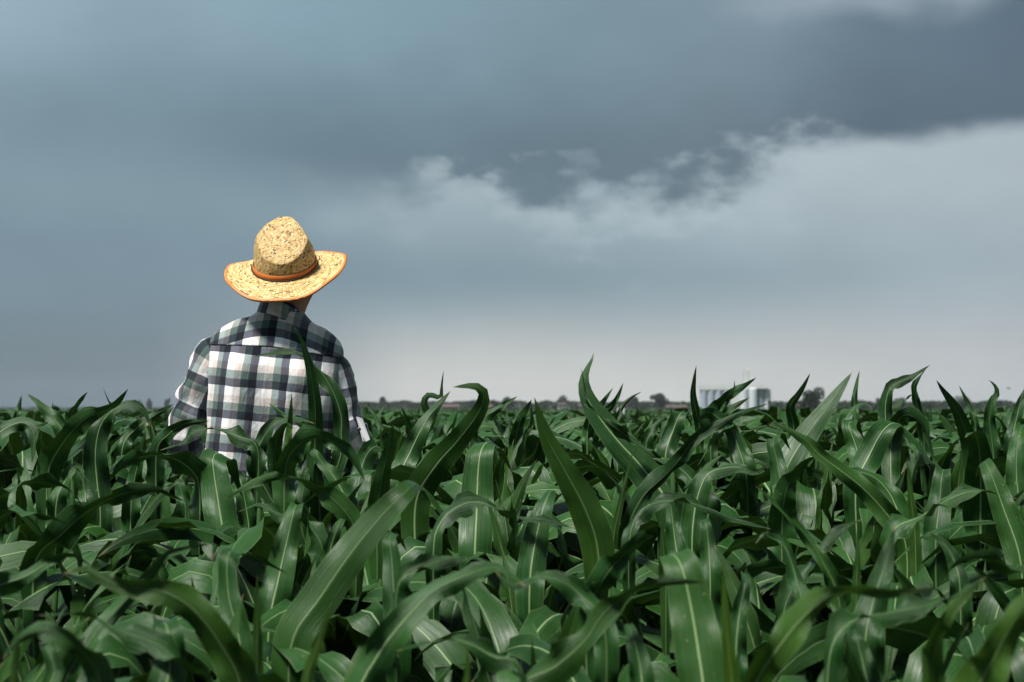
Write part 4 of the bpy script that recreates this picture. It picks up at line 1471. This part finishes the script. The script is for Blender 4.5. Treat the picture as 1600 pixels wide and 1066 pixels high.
def crown_mesh(w_, h_, zc, r, nleaf, leaf, lobes=9):
    """leaf-sized faces through a crown made of uneven lobes"""
    L_ = []
    for i in range(lobes):
        a = r.uniform(0, 6.28); q = r.uniform(0.1, 0.62)
        L_.append((w_ * 0.5 * q * math.cos(a), w_ * 0.5 * q * math.sin(a), zc + h_ * r.uniform(-0.30, 0.32), r.uniform(0.30, 0.5)))
    V, Fs = [], []
    for i in range(nleaf):
        lx, ly, lz, ls = r.choice(L_)
        a = r.uniform(0, 6.28); cz = r.uniform(-1, 1); q = r.uniform(0.35, 1.0) ** 0.5 * (1 if r.random() > 0.06 else 1.25)
        sx = math.sqrt(1 - cz * cz)
        c = np.array((lx + w_ * 0.5 * ls * q * sx * math.cos(a), ly + w_ * 0.5 * ls * q * sx * math.sin(a), lz + h_ * 0.55 * ls * q * cz))
        e1 = unit(np.array((r.gauss(0, 1), r.gauss(0, 1), r.gauss(0, 1)))); e2 = unit(np.cross(e1, np.array((r.gauss(0, 1), r.gauss(0, 1), r.gauss(0, 1)))))
        s = leaf * r.uniform(0.6, 1.3)
        k = len(V)
        V += [c - e1 * s, c + e2 * s * 0.6, c + e1 * s, c - e2 * s * 0.6]
        Fs.append((k, k + 1, k + 2, k + 3))
    return V, Fs


def tree(px, d, top_px, w_px, label, kind=0, slim=False, r=None):
    x, y = far_at(px, d)
    H = CAMZ + (HORIZON - top_px) / F * d
    w_ = w_px / F * d
    root = empty('tree', (x, y, 0), label, 'tree', 'trees along the horizon')
    tz = H * 0.35
    V, Fs = tube(catmull(np.array([(0, 0, 0), (0.02 * H, 0, tz), (0.0, 0.02 * H, H * 0.75)]), 8), np.linspace(0.035 * H, 0.012 * H, 8), 8)
    n0 = len(V)
    for q in range(4):
        a = r.uniform(0, 6.28)
        v2, f2 = tube(catmull(np.array([(0.01 * H, 0, tz * r.uniform(0.8, 1.3)), (0.18 * w_ * math.cos(a), 0.18 * w_ * math.sin(a), H * 0.55), (0.33 * w_ * math.cos(a), 0.33 * w_ * math.sin(a), H * 0.72)]), 6), np.linspace(0.016 * H, 0.005 * H, 6), 6)
        Fs += [tuple(i + len(V) for i in f) for f in f2]
        V = list(V) + list(v2)
    mesh_obj('trunk', V, Fs, M_BARK, root)
    zc = H * 0.58
    V, Fs = crown_mesh(w_, H * 0.84, zc, r, 1700, 0.045 * H, 12)
    mesh_obj('crown', V, Fs, M_TREE[kind], root, smooth=False)
    return root


rt = random.Random(21)
TREES = [(598, 640, 623, 17, "tall round-headed tree on the horizon nearest the man's right shoulder", 0),
         (645, 700, 632, 16, "low tree between the man and the light pointed leaf", 0),
         (575, 720, 632, 14, "low tree on the horizon beside the man's right sleeve", 0),
         (737, 560, 626, 22, "rounded tree behind the bent-back tip of the huge leaf", 0),
         (775, 600, 626, 18, "small tree left of the twin crowns on the horizon", 0),
         (793, 580, 621, 20, "tree crown peeking above the right-pointing leaf", 0),
         (850, 620, 630, 20, "low tree left of the white house on the horizon", 0),
         (879, 600, 619, 28, "round tree above the small white house", 0),
         (905, 640, 631, 18, "low tree just left of the tallest leaf", 0),
         (990, 600, 620, 14, "slim tree left of the large round tree", 0),
         (1006, 640, 628, 22, "low wide tree beside the slim tree", 0),
         (1030, 520, 617, 30, "large round tree between the tallest leaf and the silos", 1),
         (1064, 620, 630, 22, "low tree just left of the silos", 0),
         (1264, 300, 607, 45, "big dark round tree right of the silos", 1),
         (1300, 480, 626, 24, "tree half hidden by the broad straight leaf", 1),
         (1374, 440, 624, 18, "dark tree left of the blown ribbon leaf", 1),
         (1406, 440, 622, 20, "dark tree behind the blown ribbon leaf", 1),
         (1448, 460, 629, 30, "wide low dark tree right of the twisted tip", 1),
         (1503, 440, 622, 24, "dark tree behind the left-leaning leaf on the right", 1),
         (1549, 480, 626, 20, "dark tree behind the hooked leaf near the right edge", 1),
         (1580, 560, 632, 20, "last low tree at the right edge of the horizon", 0),
         (196, 900, 630, 12, "leftmost of the faint far trees beside the man's left sleeve", 0),
         (220, 900, 625, 8, "slim far tree, second of the faint row left of the man", 0),
         (234, 900, 623, 8, "tallest slim far tree left of the man", 0),
         (262, 900, 624, 9, "slim far tree touching the man's left sleeve", 0)]
for px, d, tp_, w_, lb, kd in TREES:
    tree(px, d, 640 - (640 - tp_) * 1.12, w_ * 1.2, lb, kd, False, rt)


# hedge and low woods behind the single trees
def hedge(name, x0, x1, d, top_lo, top_hi, label, n, kind):
    r = random.Random(int(x0))
    V, Fs = [], []
    for i in range(n):
        px = r.uniform(x0, x1)
        top = top_lo + (top_hi - top_lo) * (0.5 + 0.5 * mnoise.noise(Vector((px * 0.045, 3.1, x0)))) + r.uniform(-1, 1)
        H = CAMZ + (HORIZON - top) / F * d
        z = H * r.random() ** 0.7
        x, y = far_at(px, d + r.uniform(-9, 9))
        c = np.array((x, y, z))
        e1 = unit(np.array((r.gauss(0, 1), r.gauss(0, 1), r.gauss(0, 1)))); e2 = unit(np.cross(e1, np.array((r.gauss(0, 1), r.gauss(0, 1), r.gauss(0, 1)))))
        s = 0.42 * r.uniform(0.6, 1.4)
        k = len(V)
        V += [c - e1 * s, c + e2 * s * 0.6, c + e1 * s, c - e2 * s * 0.6]
        Fs.append((k, k + 1, k + 2, k + 3))
    o = mesh_obj(name, V, Fs, M_TREE[kind], smooth=False)
    o['kind'] = 'stuff'; o['label'] = label; o['category'] = 'woods'
    return o


hedge('far_hedge', 548, 1090, 640, 632, 624, "low dark belt of bushes along the horizon between the man and the silos", 20000, 2)
hedge('far_hedge', 1200, 1700, 480, 632, 624, "low dark belt of bushes along the horizon right of the silos", 12000, 2)
hedge('far_hedge', -520, 560, 1100, 638, 635, "thin faint belt of bushes along the horizon left of the man", 20000, 2)


# grain silos
def metal(name, c0, c1, rough=0.5, sc_=0.5):
    mt, t, b = bsdf(name, rough=rough, spec=0.4)
    geo = t.new('ShaderNodeNewGeometry')
    t.put(b.inputs['Base Color'], t.mix(t.noise(geo.outputs['Position'], sc_, 4), c0, c1))
    return mt


M_WHITEM = metal("white_cladding", (0.40, 0.42, 0.40, 1), (0.47, 0.48, 0.45, 1))
M_BIN = metal("galvanised_bin", (0.24, 0.28, 0.33, 1), (0.30, 0.34, 0.39, 1), 0.4)
M_BINW = metal("white_bin", (0.40, 0.43, 0.45, 1), (0.48, 0.51, 0.53, 1), 0.4)
SD = 620.0
sx, sy = far_at(1149, SD)
silo = empty('grain_silos', (sx, sy, 0), "white grain silos with a tall elevator tower on the right horizon", 'silo')
k_ = SD / F


def sxz(px, py):
    return ((px - 1149) * k_, CAMZ + (HORIZON - py) * k_)


def boxm(name, x0, x1, y0, y1, z0, z1, mat, parent):
    V = [(x0, y0, z0), (x1, y0, z0), (x1, y1, z0), (x0, y1, z0), (x0, y0, z1), (x1, y0, z1), (x1, y1, z1), (x0, y1, z1)]
    return mesh_obj(name, V, [(0, 3, 2, 1), (4, 5, 6, 7), (0, 1, 5, 4), (1, 2, 6, 5), (2, 3, 7, 6), (3, 0, 4, 7)], mat, parent, smooth=False)


def bin_(x, yoff, rad, ztop, mat):
    zs = [0, ztop * 0.25, ztop * 0.5, ztop * 0.75, ztop, ztop + rad * 0.28, ztop + rad * 0.36]
    V, Fs = tube([(x, yoff, z) for z in zs], [rad, rad, rad, rad, rad, rad * 0.3, rad * 0.08], 28)
    o = mesh_obj('silo_bin', V, Fs, mat, silo, smooth=False)
    for q in range(1, 6):
        z = ztop * q / 6
        v, f = tube([(x, yoff, z - 0.12), (x, yoff, z - 0.1), (x, yoff, z + 0.1), (x, yoff, z + 0.12)], [rad, rad + 0.07, rad + 0.07, rad], 28, cap=False)
        mesh_obj('hoop', v, f, mat, o, smooth=False)
    return o


for i, px in enumerate((1099, 1110.5, 1122, 1133.5)):
    x, zt = sxz(px, 610)
    bin_(x, 0, 5.6 * k_, zt, M_BIN)
x0, z0 = sxz(1092, 609.2); x1, z1 = sxz(1142, 602)
gal = boxm('gallery', x0, x1, -1.6, 1.6, z0, z1, M_WHITEM, silo)
for i, px in enumerate((1160.5, 1174.5, 1188, 1199)):
    x, zt = sxz(px, 608)
    bin_(x, -2 if i < 2 else 1, (7.0 if i < 2 else 5.6) * k_, zt, M_BINW if i < 2 or i == 3 else M_BIN)
x0, z0 = sxz(1156, 607.4); x1, z1 = sxz(1199, 601)
boxm('gallery', x0, x1, -2.6, 1.2, z0, z1, M_WHITEM, silo)
x0, _ = sxz(1164, 600); x1, z1 = sxz(1176, 577)
tw = boxm('tower', x0, x1, 1.4, 4.6, 0, z1, M_WHITEM, silo)
xa, za = sxz(1166, 577); xb, zb = sxz(1174, 573.5)
boxm('tower_head', xa, xb, 1.8, 4.2, z1, zb, M_WHITEM, tw)
for q in range(5):
    xx0, zz0 = sxz(1168, 604 - q * 5.2); xx1, zz1 = sxz(1172, 602 - q * 5.2)
    boxm('window', xx0, xx1, 1.34, 1.42, zz0, zz1, M_BIN, tw)
x0, _ = sxz(1141, 600); x1, z1 = sxz(1155, 616)
boxm('shed', x0, x1, -1, 4, 0, z1, M_WHITEM, silo)

# houses under the trees
M_WALLS = [metal("plaster_wall", (0.34, 0.33, 0.31, 1), (0.40, 0.39, 0.37, 1), 0.9), metal("brick_wall", (0.085, 0.065, 0.055, 1), (0.11, 0.08, 0.068, 1), 0.9)]
M_ROOF = metal("roof_tiles", (0.055, 0.040, 0.034, 1), (0.075, 0.052, 0.044, 1), 0.9)
M_PANE, _, _ = bsdf("window_pane", (0.03, 0.035, 0.04, 1), 0.15, 0.5)


def house(px, d, w_px, eave_px, ridge_px, wall, label):
    x, y = far_at(px, d)
    k = d / F
    w_ = w_px * k * 0.5
    ze = CAMZ + (HORIZON - eave_px) * k
    zr = CAMZ + (HORIZON - ridge_px) * k
    root = empty('house', (x, y, 0), label, 'house', 'houses along the horizon')
    boxm('wall', -w_, w_, -3, 3, 0, ze, M_WALLS[wall], root)
    V = [(-w_ - .3, -3.4, ze), (w_ + .3, -3.4, ze), (w_ + .3, 3.4, ze), (-w_ - .3, 3.4, ze), (-w_ - .3, 0, zr), (w_ + .3, 0, zr)]
    rf = mesh_obj('roof', V, [(0, 1, 5, 4), (2, 3, 4, 5), (0, 4, 3), (1, 2, 5), (3, 2, 1, 0)], M_ROOF, root, smooth=False)
    boxm('chimney', w_ * 0.4, w_ * 0.4 + 0.6, -0.3, 0.3, zr - 0.4, zr + 0.7, M_WALLS[1], rf)
    for q in (-0.5, 0.45):
        boxm('window', w_ * q - 0.5, w_ * q + 0.5, -3.05, -2.98, ze * 0.45, ze * 0.8, M_PANE, root)
    return root


house(878, 560, 12, 632, 629.5, 0, "small white house under the round tree on the horizon")
house(912, 560, 16, 635, 631.5, 1, "reddish house left of the tallest leaf on the horizon")
house(703, 560, 26, 636, 632, 1, "reddish house between two pointed leaves right of the man")
house(1056, 470, 30, 637, 633, 1, "low reddish house just left of the silos")
house(1248, 380, 22, 636, 632, 0, "pale house beside the big dark tree")
house(762, 600, 16, 636, 632.5, 1, "small reddish house behind the bent-back huge leaf")

# white marker board on a stake among the corn
mk = empty('marker_board', (*[float(c) for c in at(970, 642, 17)[:2]], 0), "small white marker board in the corn right of the tallest leaf", 'marker')
zc = at(970, 642, 17)[2]
boxm('board', -0.046, 0.046, -0.006, 0.006, zc - 0.04, zc + 0.035, M_WHITEM, mk)
V, Fs = tube([(0, 0.012, 0), (0, 0.012, zc)], [0.012, 0.012], 8)
mesh_obj('stake', V, Fs, M_BARK, mk)

# a far bird
bp = at(1576, 607, 90)
bd = empty('bird', bp, "tiny dark bird gliding above the right horizon", 'bird')
M_BIRD, _, _ = bsdf("feathers", (0.02, 0.02, 0.022, 1), 0.8, 0.1)
V, Fs = tube([(-0.13, 0, 0), (-0.08, 0, 0.01), (0.0, 0, 0.01), (0.09, 0, 0.015), (0.13, 0, 0.01)], [0.006, 0.026, 0.032, 0.022, 0.004], 10)
mesh_obj('body', V, Fs, M_BIRD, bd)
for s in (-1, 1):
    V = [(0.05, 0.01 * s, 0.02), (-0.05, 0.01 * s, 0.02), (0.0, 0.13 * s, 0.05), (-0.07, 0.13 * s, 0.048), (-0.05, 0.27 * s, 0.02)]
    o = mesh_obj('wing', V, [(0, 2, 3, 1), (2, 4, 3)], M_BIRD, bd, smooth=False)
    o.modifiers.new('thick', 'SOLIDIFY').thickness = 0.006

# ------------------------------------------------------------------ the damp air over the plain
M_HAZE = bpy.data.materials.new("haze_air")
M_HAZE.use_nodes = True
t = NT(M_HAZE.node_tree)
for nd in list(t.n):
    t.n.remove(nd)
vp = t.new('ShaderNodeVolumePrincipled')
vp.inputs['Color'].default_value = (0.80, 0.88, 0.95, 1)
vp.inputs['Density'].default_value = 0.00011
ot = t.new('ShaderNodeOutputMaterial')
t.l.new(vp.outputs[0], ot.inputs['Volume'])
hz = boxm('haze', -800, 800, -90, 1300, -1.0, 26, M_HAZE, None)
hz['kind'] = 'stuff'
